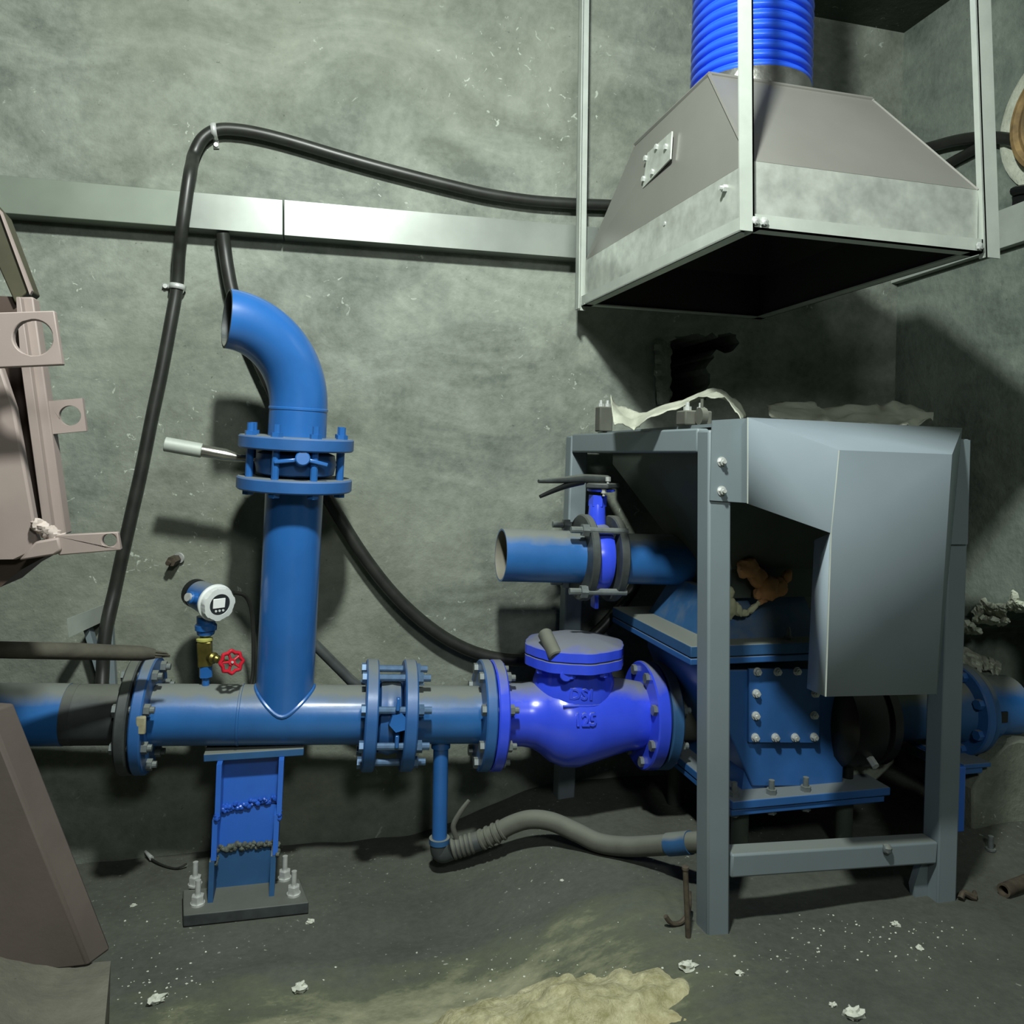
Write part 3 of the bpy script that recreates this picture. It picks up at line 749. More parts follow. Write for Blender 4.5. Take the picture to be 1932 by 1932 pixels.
mesh_obj('rail_bolt', MB().sphere(at(1674, 1602, SF - .024), .009, 12, 8, .3, 2), 'greybolt', t)
mesh_obj('side_flange', MB().abox(pfr_t + V((-.026, -.023, -.20)), pfr_t + V((.013, -.03, -.002))), 'grey', t)
gs = pfr_b + V((-hs, 0, 0))
mesh_obj('foot_gusset', MB().prism([gs + V((0, .004, .115)), gs + V((-.018, .004, .09)), gs + V((-.03, .004, .055)), gs + V((-.024, .004, .02)), gs + V((0, .004, 0))], (0, .015, 0)), 'grey', t)
# hopper
t = thing('hopper', V((.93, 1.58, .55)), 'dark grey tapered steel hopper inside the stand', 'hopper')
def ring4(x0, x1, y0, y1, z): return [V((x0, y0, z)), V((x1, y0, z)), V((x1, y1, z)), V((x0, y1, z))]
zt = ztop + .004
xa_, xb_ = pfl_t.x + .028, pfr_t.x - .028
mesh_obj('hopper_cone', MB().loft([ring4(xa_, xb_, SF + .03, SB - .03, zt - .012), ring4(xa_, xb_, SF + .03, SB - .03, zt - .07), ring4(.86, 1.07, 1.50, 1.73, .70), ring4(.86, 1.07, 1.50, 1.73, .64)], True), 'hopper', t)
mesh_obj('hopper_rim', MB().prism(ring4(xa_ - .03, xb_ + .03, SF + .0, SB + .0, zt + .002), (0, 0, .006), [ring4(xa_ + .03, xb_ - .03, SF + .06, SB - .06, zt + .002)]), 'grey', t)
for px_, py_, Y_, sz, nb_ in ((1139, 806, SB - .05, (.017, .017, .03), 2), (1309, 800, SF + .1, (.028, .02, .014), 2)):
    q = at(px_, py_, Y_); q.z = zt + .008 + sz[2]
    cl = mesh_obj('rim_clamp', MB().box(q, (V((1, 0, 0)), V((0, 1, 0)), UZ), sz), 'hosegrey', t, bevel=.003)
    for k in range(nb_):
        w_ = q + V(((k - .5) * sz[0], 0, sz[2])); mesh_obj('clamp_bolt', MB().hexa(w_, w_ + UZ * .008, .0075).cyl(w_ + UZ * .008, w_ + UZ * .016, .004, seg=10), 'steel', cl)
q = at(1318, 800, SF + .06); q.z = zt + .008
mesh_obj('rim_lug', MB().cyl(q + V((0, 0, .016)), q + V((.012, 0, .016)), .016, seg=24).cyl(q + V((.006, 0, .03)), q + V((.006, 0, .048)), .003, seg=8), 'hosegrey', t)
# sheet guard
t = thing('sheet_guard', at(1580, 1100, SF - .03), 'blue-grey sheet metal guard box bolted onto the stand front', 'guard')
g = SF - S / 2 - .004; gf = 1.135
A1, A2 = at(1344, 793, g), at(1340, 944, g)
B1, B2 = at(1410, 789, g), at(1412, 949, g)
mesh_obj('mounting_flange', MB().prism([A1, B1, B2, A2], (0, .003, 0)), 'grey', t)
gb = MB()
fTL, fTR, fBR, fBL = at(1583, 850, gf), at(1795, 858, gf), at(1764, 1309, gf), at(1558, 1314, gf)
fML = at(1568, 1006, gf)
K1, K2 = at(1411, 788, g - .03), at(1411, 950, g - .03)
TR = at(1814, 808, g); BRr = at(1766, 1312, g + .0)
gb.add([K1, K2, fTL, fML, fTR, fBL, fBR, TR, BRr, B1, B2], [[0, 1, 3, 2], [2, 3, 5, 6, 4], [0, 2, 4, 7], [4, 6, 8, 7], [9, 10, 1, 0]])
# left cheek of the box and sealed bottom
sT, sB = at(1538, 1019, g), at(1524, 1299, g)
gb.add([fML, sT, sB, fBL], [[0, 1, 2, 3]])
mesh_obj('guard_shell', gb, 'guard', t, solid=.003, angle=15)
edge = MB(); edge.tube([fTL, fML, fBL], .0016, 6); edge.tube([K1, K2], .0016, 6)
mesh_obj('seam_weld', edge, 'zinc', t)
for x, y in ((1361, 871), (1361, 926)):
    q = at(x, y, g); mesh_obj('guard_bolt', MB().cyl(q + V((0, .006, 0)), q - V((0, .002, 0)), .0085, seg=18).hexa(q - V((0, .002, 0)), q - V((0, .008, 0)), .0065).cyl(q - V((0, .008, 0)), q - V((0, .013, 0)), .0035, seg=10), 'steel', t)

# rotary feeder
YFd = 1.47
t = thing('rotary_feeder', V((.95, 1.62, .2)), 'blue rotary feeder with bolted front plate inside the grey stand', 'machine')
G = lambda x, y, Y=YFd: at(x, y, Y)
mesh_obj('feeder_body', MB().prism([G(1335, 1264), G(1600, 1264), G(1590, 1484), G(1419, 1484), G(1335, 1285)], (0, .30, 0)), 'bluev', t, bevel=.003)
mesh_obj('front_plate', MB().prism([G(1414, 1262, YFd - .009), G(1548, 1262, YFd - .009), G(1546, 1402, YFd - .009), G(1413, 1401, YFd - .009)], (0, .008, 0)), 'bluev', t, bevel=.001)
for x, y in ((1428, 1267), (1466, 1267), (1503, 1266), (1426, 1308), (1425, 1350), (1424, 1391), (1462, 1391), (1499, 1391), (1535, 1390), (1535, 1349), (1538, 1266), (1537, 1308)):
    q = G(x, y, YFd - .009); mesh_obj('plate_bolt', MB().cyl(q, q - V((0, .002, 0)), .0088, seg=18).hexa(q - V((0, .002, 0)), q - V((0, .009, 0)), .0072).cyl(q - V((0, .009, 0)), q - V((0, .012, 0)), .004, seg=10), 'steel', t)
# top flanges
z1, z2 = G(1450, 1240, 1.42).z, G(1450, 1213, 1.42).z
fx0, fx1 = .735, 1.12
mesh_obj('top_flange', MB().abox((fx0, 1.43, z1 - .013), (fx1, 1.85, z1 - .0)), 'bluev', t, bevel=.002)
mesh_obj('top_flange', MB().abox((fx0, 1.43, z1 + .002), (fx1, 1.85, z2 - .004)), 'dullblue', t, bevel=.002)
mesh_obj('inlet_neck', MB().loft([ring4(.80, 1.06, 1.48, 1.78, z2 - .006), ring4(.84, 1.05, 1.53, 1.74, z2 + .085)]), 'dullblue', t)
q = at(1487, 1210, 1.46); mesh_obj('lube_nipple', MB().lathe(V((q.x, q.y, z2 - .006)), UZ, [(0, .009), (.008, .009), (.009, .006), (.02, .005), (.028, .003)], 14), 'greybolt', t)
# base flanges
z3 = at(1470, 1520, 1.42).z
cx0 = at(1418, 1530, 1.42).x
mesh_obj('base_flange', MB().abox((cx0 - .04, 1.425, z3 - .003), (cx0 + .33, 1.83, z3 + .014)), 'bluev', t, bevel=.002)
mesh_obj('base_flange', MB().abox((cx0 - .038, 1.43, z3 - .018), (cx0 + .32, 1.82, z3 - .005)), 'bluev', t, bevel=.002)
mesh_obj('lower_neck', MB().loft([ring4(cx0 + .01, cx0 + .2, YFd + .005, 1.77, z3 + .013), ring4(cx0 + .02, cx0 + .19, YFd + .01, 1.76, z3 + .08)]), 'bluev', t)
for x, y in ((cx0 - .022, 1.45), (cx0 - .022, 1.53), (cx0 + .06, 1.445), (cx0 + .14, 1.445)):
    q = V((x, y, z3 - .018)); bolt('base_bolt', q, q + V((0, 0, .032)), .006, .011, t, 'greybolt', .018)
for x in (cx0 + .01, cx0 + .26):
    for y in (1.48, 1.78):
        mesh_obj('foot', MB().cyl(V((x, y, z3 - .02)), V((x, y, floor_z(x, y) - .01)), .018, seg=18), 'hopper', t)

# gear drive on the right
YG = 1.52
D = lambda x, y=1341: at(x, y, YG)
gx = V((1, 0, 0)); g0 = D(1585); gz = at(1800, 1336, YG).z
gp = lambda X: V((X, YG, gz))
t = thing('gear_motor', gp(g0.x + .3) - V((0, 0, .2)), 'blue gear motor with round flange behind the right stand post', 'motor')
x0 = g0.x - .06
x1 = D(1690).x
mesh_obj('coupling_housing', MB().lathe(gp(x0), gx, [(0, .05), (.01, .085), (.03, .105), (.075, .108), (.10, .108), (.104, .098), (.112, .098), (.115, .108), (.135, .108), (.14, .09)], 44), 'black', t)
q = gp(x0 + .07) + V((0, -.085, -.062)); mesh_obj('drain_plug', MB().hexa(q, q + V((0, -.02, -.012)), .008), 'steel', t)
mesh_obj('drain_boss', MB().cyl(gp(x0 + .06) + V((0, -.03, -.09)), gp(x0 + .06) + V((0, -.03, -.125)), .012, seg=18), 'black', t)
xf = at(1796, 1335, YG).x
mesh_obj('shaft_housing', MB().lathe(gp(x0 + .14), gx, [(0, .05), (.02, .062), (xf - x0 - .17, .062), (xf - x0 - .14, .075)], 36), 'dullblue', t)
fl_ = flange('motor_flange', gp(xf), gp(xf + .022), .104, 'bluev', t)
flange('motor_flange', gp(xf + .024), gp(xf + .04), .100, 'dullblue', t)
mesh_obj('flange_dome', MB().lathe(gp(xf - .03), gx, [(0, .05), (.01, .066), (.03, .072)], 36), 'bluev', t)
for k in range(8):
    a = 2 * pi * (k + .5) / 8; q = gp(xf) + V((0, cos(a) * .088, sin(a) * .088))
    mesh_obj('flange_bolt', MB().hexa(q - gx * .012, q, .0115), 'bluev', t)
mesh_obj('motor_body', MB().lathe(gp(xf + .04), gx, [(0, .074), (.045, .074), (.046, .068), (WX - xf - .06, .068)], 44), 'blue', t)
q = gp(xf + .065) + V((0, -.074, 0)); mesh_obj('vent_port', MB().box(q, (gx, V((0, 1, 0)), UZ), (.013, .003, .012)), 'black', t)
fb = at(1830, 1402, YG - .06)
mesh_obj('mounting_bracket', MB().abox((xf - .06, YG - .1, gz - .098), (xf + .012, YG + .08, gz - .088)).abox((xf - .06, YG - .095, gz - .112), (xf - .005, YG + .07, gz - .098)), 'bluev', t, bevel=.002)
YLg = 1.36
bl0 = at(1780, 1450, YLg); bl1 = at(1800, 1572, YLg); bl2 = at(1823, 1460, YLg)
mesh_obj('bracket_leg', MB().abox((bl0.x, YLg, bl1.z), (bl2.x, YLg + .05, bl0.z)), 'bright', t, bevel=.003)
mesh_obj('bracket_arm', MB().abox((bl0.x + .004, YLg + .01, bl0.z - .005), (bl2.x - .01, YG + .05, gz - .113)), 'black', t)

# concrete footings
def chunky(name, poly, thick, mat, label, cat, amp=.006, sub=4):
    b = MB(); b.prism(poly, thick)
    o = mesh_obj(name, b, mat, None, bevel=.006); tag(o, label, cat); return o
chunky('concrete_block', [at(1836, 1490, 1.44), at(1862, 1446, 1.44), at(1900, 1408, 1.44), at(1930, 1397, 1.44), at(1962, 1400, 1.44), at(1962, 1600, 1.44), at(1836, 1600, 1.44)], (0, .06, 0), 'concrete', 'rough concrete block under the motor at the right edge', 'block')
chunky('concrete_pedestal', [at(1560, 1408, 1.50), at(1690, 1400, 1.50), at(1690, 1440, 1.50), at(1655, 1474, 1.50), at(1600, 1478, 1.50), at(1565, 1450, 1.50)], (0, .06, 0), 'concrete', 'pale concrete lump below the black coupling housing', 'block')

# foam lump
yf = 1.478
t = thing('foam_lump', at(1440, 1160, yf), 'tan lump of hardened foam in the dark opening under the guard', 'foam')
def blob(nodes, seed, res=.0045):
    # lumpy solid: union of displaced overlapping ellipsoids
    m = MB()
    for i, (x, y, rx, ry, an) in enumerate(nodes):
        c = at(x, y, yf); k_ = (c - EYE).dot(fwd) / F; ca, sa = cos(an), sin(an)
        o_ = MB().sphere(V((0, 0, 0)), 1, 24, 16)
        pts_ = []
        for q in o_.v:
            d_ = 1 + .28 * noise.noise(q * 1.6 + V((seed, i * 2.1, 0))) + .10 * noise.noise(q * 5 + V((i, seed, 0)))
            X_, Z_ = q.x * rx * k_ * d_, q.z * ry * k_ * d_
            pts_.append(c + V((X_ * ca - Z_ * sa, q.y * min(rx, ry) * k_ * .9 * d_, X_ * sa + Z_ * ca)))
        m.add(pts_, o_.f)
    return m
mesh_obj('foam_blob', blob([(1411, 1072, 24, 20, -.3), (1428, 1088, 27, 17, -.8), (1447, 1108, 22, 24, -.4), (1466, 1108, 22, 18, .5), (1484, 1088, 14, 9, 1.1), (1434, 1120, 14, 11, .4), (1440, 1131, 13, 8, .6)], 3), 'foam', t)
mesh_obj('pale_edge', blob([(1376, 1145, 14, 20, .1), (1392, 1150, 9, 14, .5), (1403, 1157, 12, 6, .1), (1420, 1148, 14, 6, .7), (1433, 1136, 10, 5, .7), (1376, 1118, 10, 12, 0)], 8), 'foamp', t)

# plastic sacks on top of the stand
def sack(name, top, bot, Y0, Y1, label, nu=44, nv=14, seed=1.0, zoff=0):
    tp = spline([V((x, y, 0)) for x, y in top], 8); bp = spline([V((x, y, 0)) for x, y in bot], 8)
    def lerp(P, u): k = u * (len(P) - 1); i = min(int(k), len(P) - 2); return P[i].lerp(P[i + 1], k - i)
    def fn(u, v):
        a = lerp(tp, u); c = lerp(bp, u); q = c.lerp(a, v)
        Y = Y0 + (Y1 - Y0) * v + .05 * noise.noise(V((u * 5, v * 2, seed)))
        p = at(q.x, q.y, Y)
        d = V((u * 9, v * 4, seed))
        return p + V((0, 0, .010 * noise.noise(d) + .004 * noise.noise(d * 3)))
    o = mesh_obj(name, MB().grid(fn, nu, nv), 'sack', None, solid=.0016, angle=180); return tag(o, label, 'sack')
sack('plastic_sack', [(1152, 748), (1165, 766), (1185, 774), (1215, 776), (1250, 768), (1290, 756), (1330, 740), (1350, 734), (1372, 744), (1395, 764), (1408, 788)],
     [(1158, 800), (1172, 803), (1196, 806), (1210, 796), (1240, 785), (1275, 772), (1305, 757), (1340, 748), (1368, 756), (1386, 776), (1400, 794)], 1.42, 1.56, 'torn pale woven sack arched over the left top of the stand', seed=1.3)
sack('plastic_sack', [(1447, 763), (1480, 760), (1535, 760), (1545, 768), (1590, 763), (1640, 764), (1665, 764), (1690, 758), (1725, 768), (1762, 778)],
     [(1452, 782), (1490, 796), (1540, 800), (1580, 802), (1620, 803), (1660, 805), (1700, 806), (1720, 806), (1738, 798), (1760, 793)], 1.42, 1.58, 'crumpled pale woven sack lying behind the guard top', seed=6.1)

# ------------------------------------------------------------------ exhaust hood
t = thing('exhaust_hood', V((.9, 1.5, 1.3)), 'grey sheet steel exhaust hood hanging above the stand', 'hood')
HF = 1.15; HBk = 1.85
zb = at(1400, 425, HF).z
fL = at(1412, 420, HF); fR = at(1848, 450, HF); X0, X1 = fL.x, fR.x
zb = (fL.z + fR.z) / 2 - .012
X0b = at(1100, 600, HBk).x
def rr(x0, x0b, x1, y0, y1, z): return [V((x0, y0, z)), V((x1, y0, z)), V((x1, y1, z)), V((x0b, y1, z))]
sk = zb + .105
tX0 = at(1338, 140, 1.33).x; tX1 = at(1645, 180, 1.33).x; tz = at(1338, 140, 1.33).z
def shell(r1, r2):
    m = MB(); m.loft([r1, r2], False); return m
R1 = rr(X0 + .003, X0b + .003, X1 - .003, HF + .003, HBk - .003, zb); R2 = rr(X0 + .003, X0b + .003, X1 - .003, HF + .003, HBk - .003, sk)
R3 = rr(tX0, tX0, tX1, 1.33, 1.67, tz)
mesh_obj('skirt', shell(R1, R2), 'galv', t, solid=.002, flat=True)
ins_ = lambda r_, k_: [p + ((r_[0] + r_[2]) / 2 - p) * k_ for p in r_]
mesh_obj('shade_lining', MB().loft([ins_(R1, .012), ins_(R2, .012), ins_(R3, .02)], False).add(ins_([p - V((0, 0, .004)) for p in R3], .02), [[0, 1, 2, 3]]), 'liner', t, flat=True)  # added lining, its dark colour paints the shade under the hood
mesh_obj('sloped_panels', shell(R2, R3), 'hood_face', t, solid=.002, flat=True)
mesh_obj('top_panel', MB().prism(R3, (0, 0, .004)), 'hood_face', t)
b = MB()
for i in (0, 1, 3): b.tube([R2[i] * .02 + R3[i] * .98, R3[i]], .004, 6)
b.tube([R3[3], R3[0], R3[1]], .005, 6); b.tube([R3[0], R2[0]], .004, 6); b.tube([R3[1], R2[1]], .003, 6)
mesh_obj('folded_seam', b, 'hood_face', t)
# inspection plate on the left panel
nl = (R3[3] - R2[0]).cross(R3[0] - R2[0]).normalized()
if nl.x > 0: nl = -nl
def onleft(x, y, off=.016):
    d_ = ray(x, y); k = (R2[0] - EYE).dot(nl) / d_.dot(nl); return EYE + d_ * k + nl * off
IP = [onleft(1237, 292), onleft(1284, 251), onleft(1281, 303), onleft(1228, 358)]
ip = mesh_obj('inspection_plate', MB().prism(IP, nl * .003), 'galv', t)
for x, y in ((1235, 302), (1274, 281), (1256, 281), (1248, 328), (1231, 341)):
    q = onleft(x, y, .018); mesh_obj('plate_bolt', MB().hexa(q, q + nl * .006, .006), 'steel', ip)
for x, y in ((1265, 423), (1371, 356)):
    d_ = ray(x, y); q = EYE + d_ * ((X0 + .0) / d_.x)
    mesh_obj('skirt_bolt', MB().hexa(q, q - V((.008, 0, 0)), .0065).cyl(q - V((.008, 0, 0)), q - V((.014, 0, 0)), .004, seg=8), 'steel', t)

# angle iron hanger frame
t = thing('hanger_frame', V((.9, 1.5, zb - .03)), 'galvanised angle iron frame hanging the exhaust hood from the ceiling', 'frame')
def angle(a, b_, u, v, w, name, w2=None):
    """L section from a to b, legs along u and v"""
    m = MB(); th = .003
    for p, q, w_ in ((u, v, w), (v, u, w2 or w)):
        m.add([a, a + p * w_, a + p * w_ + q * th, a + q * th, b_, b_ + p * w_, b_ + p * w_ + q * th, b_ + q * th],
              [[0, 1, 2, 3], [4, 5, 6, 7], [0, 1, 5, 4], [1, 2, 6, 5], [2, 3, 7, 6], [3, 0, 4, 7]])
    return mesh_obj(name, m, 'zinc', t, flat=True)
ex, ey = V((1, 0, 0)), V((0, 1, 0)); W_ = .024
zb0 = zb - .006
C1, C2, C3, C4 = V((X0 - .004, HF - .004, zb0)), V((X1 + .004, HF - .004, zb0)), V((X1 + .004, HBk + .004, zb0)), V((X0b - .004, HBk + .004, zb0))
angle(C1, C2, UZ, ey, W_, 'bottom_angle'); angle(C2, C3, UZ, -ex, W_, 'bottom_angle'); angle(C4, C3, UZ, -ey, W_, 'bottom_angle'); angle(C1, C4, UZ, ex, W_, 'bottom_angle')
tz_ = CZ - .001
def hang(bot, px, u, v, w=W_, w2=None):
    tp = at(px, 0, bot.y); tp = bot + (tp - bot) * ((tz_ - bot.z) / (tp.z - bot.z))
    return angle(bot, tp, u, v, w, 'hanger', w2)
hang(C1 + V((.010, -.005, -.006)), 1421, -ex, ey, .026)
hang(C2 + V((.002, -.005, -.008)), 1843, ex, ey, .030, .015)
hang(C3 + V((.004, 0, 0)), 1455, -ex, -ey)
hang(C4 + V((-.014, .006, -.01)), 1092, ex, -ey, .026)
for q in (C1 + V((.012, -.004, .012)), C2 + V((-.012, -.005, .01)), C1 + V((.028, -.004, .012))):
    mesh_obj('weld_spot', MB().sphere(q, .007, 12, 8, .5, 4, (1, .5, 1)), 'steel', t)

# flexible duct
dc = at(1416, 140, 1.5); dc.z = tz + .006
rp = .5 * 222 * ((dc - EYE).dot(fwd)) / F
prof = []
z = 0.0; Htop = CZ - dc.z - .002
prof.append((0, rp * .97)); prof.append((.05, rp * .97))
k = 0
z = .055
while z < Htop - .03:
    prof += [(z, rp * .925), (z + .002, rp * .975), (z + .006, rp), (z + .010, rp * .995), (z + .0145, rp * .965), (z + .016, rp * .925)]
    z += .0185 + .006 * (z / Htop)
prof.append((Htop, rp * .965))
dd = V((0.0, .02, 1)).normalized()
t = thing('flexible_duct', dc, 'blue ribbed flexible duct rising from the exhaust hood', 'duct')
mesh_obj('duct_hose', MB().lathe(dc, UZ, prof, 64), 'duct', t, angle=60)
mesh_obj('tape_band', MB().lathe(dc, UZ, [(.0, rp * .985), (.012, rp * .995), (.03, rp * .99), (.046, rp * 1.0), (.06, rp * .985)], 48), 'tape', t)

# ------------------------------------------------------------------ flat cable trunking strips on the walls
def strip(px_pts, w, name, label, Y=WY, tz2=.022):
    pass
y_s = WY - .052
t = thing('wall_strip', at(540, 430, y_s), 'galvanised flat trunking strip running along the back wall', 'trunking')
for a, c in ((-900, 342), (344, 534), (535.5, 1130)):
    f = lambda x, o: at(x, (331 if o else 402) + (x - 10) * (.0875 if o else .0785), y_s)
    ins = V((0, .0005 * (a > 300), 0))
    mesh_obj('cover', MB().prism([f(a, 1) + ins, f(c, 1) + ins, f(c, 0) + ins, f(a, 0) + ins], (0, .0515, 0)), 'stripdull' if a < 0 else 'strip', t, bevel=.0015)
t = thing('wall_strip', atx(1800, 470, WX - .02), 'flat grey trunking strip running along the right wall', 'trunking')
xs = WX - .022
mesh_obj('cover', MB().prism([atx(1640, 492, xs), atx(1950, 372, xs), atx(1950, 448, xs), atx(1640, 548, xs)], (.0215, 0, 0)), 'zinc', t, bevel=.0015)

# ------------------------------------------------------------------ conduits and cables
def conduit(pts, r, label, Yd, mat='rubber', name='cable_conduit', group=None, sub=8):
    P_ = spline([at(p[0], p[1], p[2] if len(p) > 2 else Yd) for p in pts], sub)
    o = mesh_obj(name, MB().tube(P_, r, 14), mat); return tag(o, label, 'cable')
conduit([(1200, 389), (1150, 387), (1080, 384), (1000, 378), (920, 366), (850, 350), (775, 331), (700, 311), (630, 291), (560, 270), (500, 254), (450, 245), (410, 245), (382, 262), (366, 292), (362, 310, 1.895), (357, 335, 1.872), (348, 400, 1.870), (342, 445, 1.88), (338, 480, 1.90), (334, 540), (322, 610), (305, 700), (288, 780), (268, 880), (250, 960), (232, 1040), (217, 1110), (203, 1170, 1.9), (196, 1222, 1.89), (194, 1262, 1.885), (192, 1300, 1.87)], .0138,
        'long black conduit looping from the hood down the left of the back wall', 1.917)
o = conduit([(420, 440, 1.90), (424, 470), (430, 510), (441, 560), (470, 640), (520, 750), (575, 860), (622, 945), (680, 1040), (740, 1118), (800, 1175), (860, 1215), (920, 1238), (985, 1246), (1050, 1235), (1110, 1205), (1150, 1168), (1195, 1110), (1215, 1060)], .0150,
        'black conduit sagging behind the riser and check valve', 1.905)
t2 = mesh_obj('bare_tip', MB().tube([at(420, 441, 1.898), at(422, 452, 1.90)], .006, 10), 'steel', o)
def wallhose(pts, r, label):
    o = mesh_obj('cable_conduit', MB().tube(spline([atx(x, y, WX - r - .002 - d_) for x, y, d_ in pts], 8), r, 14), 'rubber'); return tag(o, label, 'cable')
wallhose([(1690, 300, .0), (1730, 285, 0), (1765, 275, .0), (1800, 266, 0), (1840, 260, 0), (1885, 260, 0), (1915, 266, 0), (1950, 282, 0)], .0145, 'thick dark hose arching along the right wall above the strip')
wallhose([(1750, 335, 0), (1775, 318, 0), (1800, 303, 0), (1830, 287, 0), (1848, 277, .0)], .0125, 'thin dark hose branching below the arched hose on the right wall')
# saddle clips
def clip(px, py, dx, dy, label, Y=1.917):
    c = at(px, py, Y); d_ = (at(px + dx * 20, py + dy * 20, Y) - c).normalized(); s_ = d_.cross(ey).normalized()
    m = MB(); ring = []
    for k in range(13):
        a = pi * k / 12; q = c + s_ * (.0158 * cos(a)) - ey * (.0158 * sin(a)); ring.append(q)
    ring = [c + s_ * .0158 + ey * .018] + ring + [c - s_ * .0158 + ey * .018, c - s_ * .034 + ey * .018]
    rings = []
    for q in ring: rings.append([q - d_ * .006, q + d_ * .006])
    vs = [p for r in rings for p in r]; fs = [[2 * i, 2 * i + 1, 2 * i + 3, 2 * i + 2] for i in range(len(rings) - 1)]
    m.add(vs, fs)
    o = mesh_obj('pipe_clip', m, 'steel', None, solid=.0014); tag(o, label, 'clip', None)
    q = c - s_ * .027 + ey * .017; WLo = o
    mesh_obj('screw', MB().cyl(q, q - ey * .005, .005, seg=12), 'steel', o)
clip(404, 246, 1, .0, 'bright saddle clip holding the conduit at its top bend')
clip(334, 541, -.12, 1, 'bright saddle clip holding the conduit below the strip')

# bracket on wall and pole
t = thing('wall_bracket', at(165, 1200, 1.9), 'grey angle bracket fixed low on the wall at left', 'bracket')
mesh_obj('arm_plate', MB().prism([at(126, 1168, 1.80), at(198, 1140, 1.93), at(196, 1172, 1.93), at(130, 1203, 1.80)], (0, .006, .0)), 'zinc', t)
mesh_obj('brace', MB().beam(at(166, 1184, 1.90), at(206, 1320, 1.90), .012, .03), 'grey', t)
mesh_obj('brace', MB().beam(at(208, 1180, 1.925), at(216, 1320, 1.925), .012, .02), 'grey', t)
t = thing('wooden_pole', at(150, 1232, 1.55), 'dark wooden pole with splintered end lying across at left', 'pole')
pp_ = [at(-600, 1222, 1.46), at(-160, 1226, 1.52), at(0, 1226, 1.55), at(150, 1229, 1.59), at(270, 1233, 1.62), at(292, 1234, 1.625)]
mesh_obj('shaft', MB().tube(pp_, [.0145, .0145, .0145, .015, .0135, .009], 14), 'wood', t)
b = MB(); random.seed(5)
for k in range(7):
    a = at(278, 1228 + k * 2, 1.62 + .004 * (k % 3)); b.tube([a, a.lerp(at(322, 1233 + k * 1.2, 1.63), random.uniform(.6, 1))], [.004, .0012], 6)
mesh_obj('splinters', b, 'wood', t)

# lone bolt stuck in the wall
t = thing('wall_bolt', at(328, 1058, 1.93), 'lone anchor bolt sticking out of the wall above transmitter', 'bolt')
mesh_obj('stud', MB().cyl(at(316, 1063, 1.90), at(338, 1052, 1.945), .0055, seg=12), 'rust', t)
mesh_obj('nut', MB().hexa(at(322, 1060, 1.905), at(333, 1055, 1.93), .011), 'rust', t)
mesh_obj('washer', MB().cyl(at(337, 1053, 1.932), at(339, 1052, 1.936), .012, seg=16), 'steel', t)

# round sleeve in right wall
cs = atx(2012, 210, WX - .02)
b = MB()
prf = []
for k in range(9): prf += [(-.03 + k * .006, .118 + .004 * (k % 2))]
b.lathe(cs, V((-1, 0, 0)), [(-.02, .10), (-.02, .13), (.01, .135), (.02, .128), (.022, .118), (.014, .110), (.018, .100), (.008, .09), (.012, .07), (.0, .05), (.004, .02)], 48)
o = mesh_obj('wall_sleeve', b, 'brown', None); tag(o, 'round brown fibrous plug in the right wall above hose', 'plug')
mesh_obj('plaster_collar', MB().lathe(atx(2012, 210, WX + .0), V((-1, 0, 0)), [(-.03, .139), (-.03, .175), (.006, .172), (.012, .155), (.010, .139)], 40), 'rubble', o)
o = mesh_obj('wall_fitting', MB().tube([atx(1912, 362, WX - .012), atx(1925, 358, WX - .012), atx(1945, 356, WX - .012)], .011, 10, sub=3).abox(atx(1910, 372, WX - .01), atx(1945, 380, WX + .002)), 'black'); tag(o, 'small black cable fitting on the right wall beside frame', 'fitting')

# broken plaster lumps around the opening
random.seed(11)
def shard(top, bot, Xa, Xb, label, seed):
    tp = [V((x, y, 0)) for x, y in top]; bp = [V((x, y, 0)) for x, y in bot]
    def lerp(P, u): k = u * (len(P) - 1); i = min(int(k), len(P) - 2); return P[i].lerp(P[i + 1], k - i)
    def fn(u, v):
        a_, c_ = lerp(tp, u), lerp(bp, u); q = a_.lerp(c_, v)
        e_ = 1 if 0 < u < 1 else .3
        jy = 4.5 * noise.noise(V((u * 11, v * 3, seed))) * e_
        X_ = Xa + (Xb - Xa) * v + .012 * noise.noise(V((u * 8, v * 6, seed + 3))) - .012 * sin(pi * v)
        return atx(q.x, q.y + jy, X_ - .018)
    o = mesh_obj('plaster_shard', MB().grid(fn, 22, 7), 'rubble', None, solid=.012, flat=True); tag(o, label, 'rubble')
def rim(u, v):
    q = V((1234 + 6 * u, 700, 0)).lerp(V((1262, 700, 0)), v); y_ = 645 + 118 * u
    return at(q.x + 5 * noise.noise(V((u * 9, v * 3, 3))), y_, WY - .012 + .05 * v * v + .012 * noise.noise(V((u * 10, v * 4, 9))) - .012 * sin(pi * v))
o = mesh_obj('plaster_shard', MB().grid(rim, 22, 7), 'wall', None, solid=.012, flat=True); tag(o, 'ragged plaster lip at left edge of the dark hole behind the stand', 'rubble')
shard([(1836, 1157), (1846, 1146), (1854, 1128), (1864, 1140), (1880, 1141), (1900, 1144)], [(1838, 1163), (1850, 1161), (1862, 1162), (1875, 1164), (1886, 1165), (1898, 1164)], WX - .004, WX + .05, 'jagged pale plaster shard at top of the broken opening', 1.1)
shard([(1836, 1168), (1846, 1163), (1870, 1167), (1902, 1171)], [(1838, 1171), (1860, 1173), (1885, 1177), (1901, 1175)], WX + .0, WX + .05, 'thin pale plaster ledge below the jagged shard', 2.7)
shard([(1804, 1168), (1815, 1172), (1824, 1172), (1836, 1181), (1850, 1190)], [(1804, 1187), (1818, 1190), (1828, 1193), (1840, 1193), (1851, 1192)], WX - .004, WX + .04, 'pale plaster shard beside the stand leg at the opening edge', 4.2)
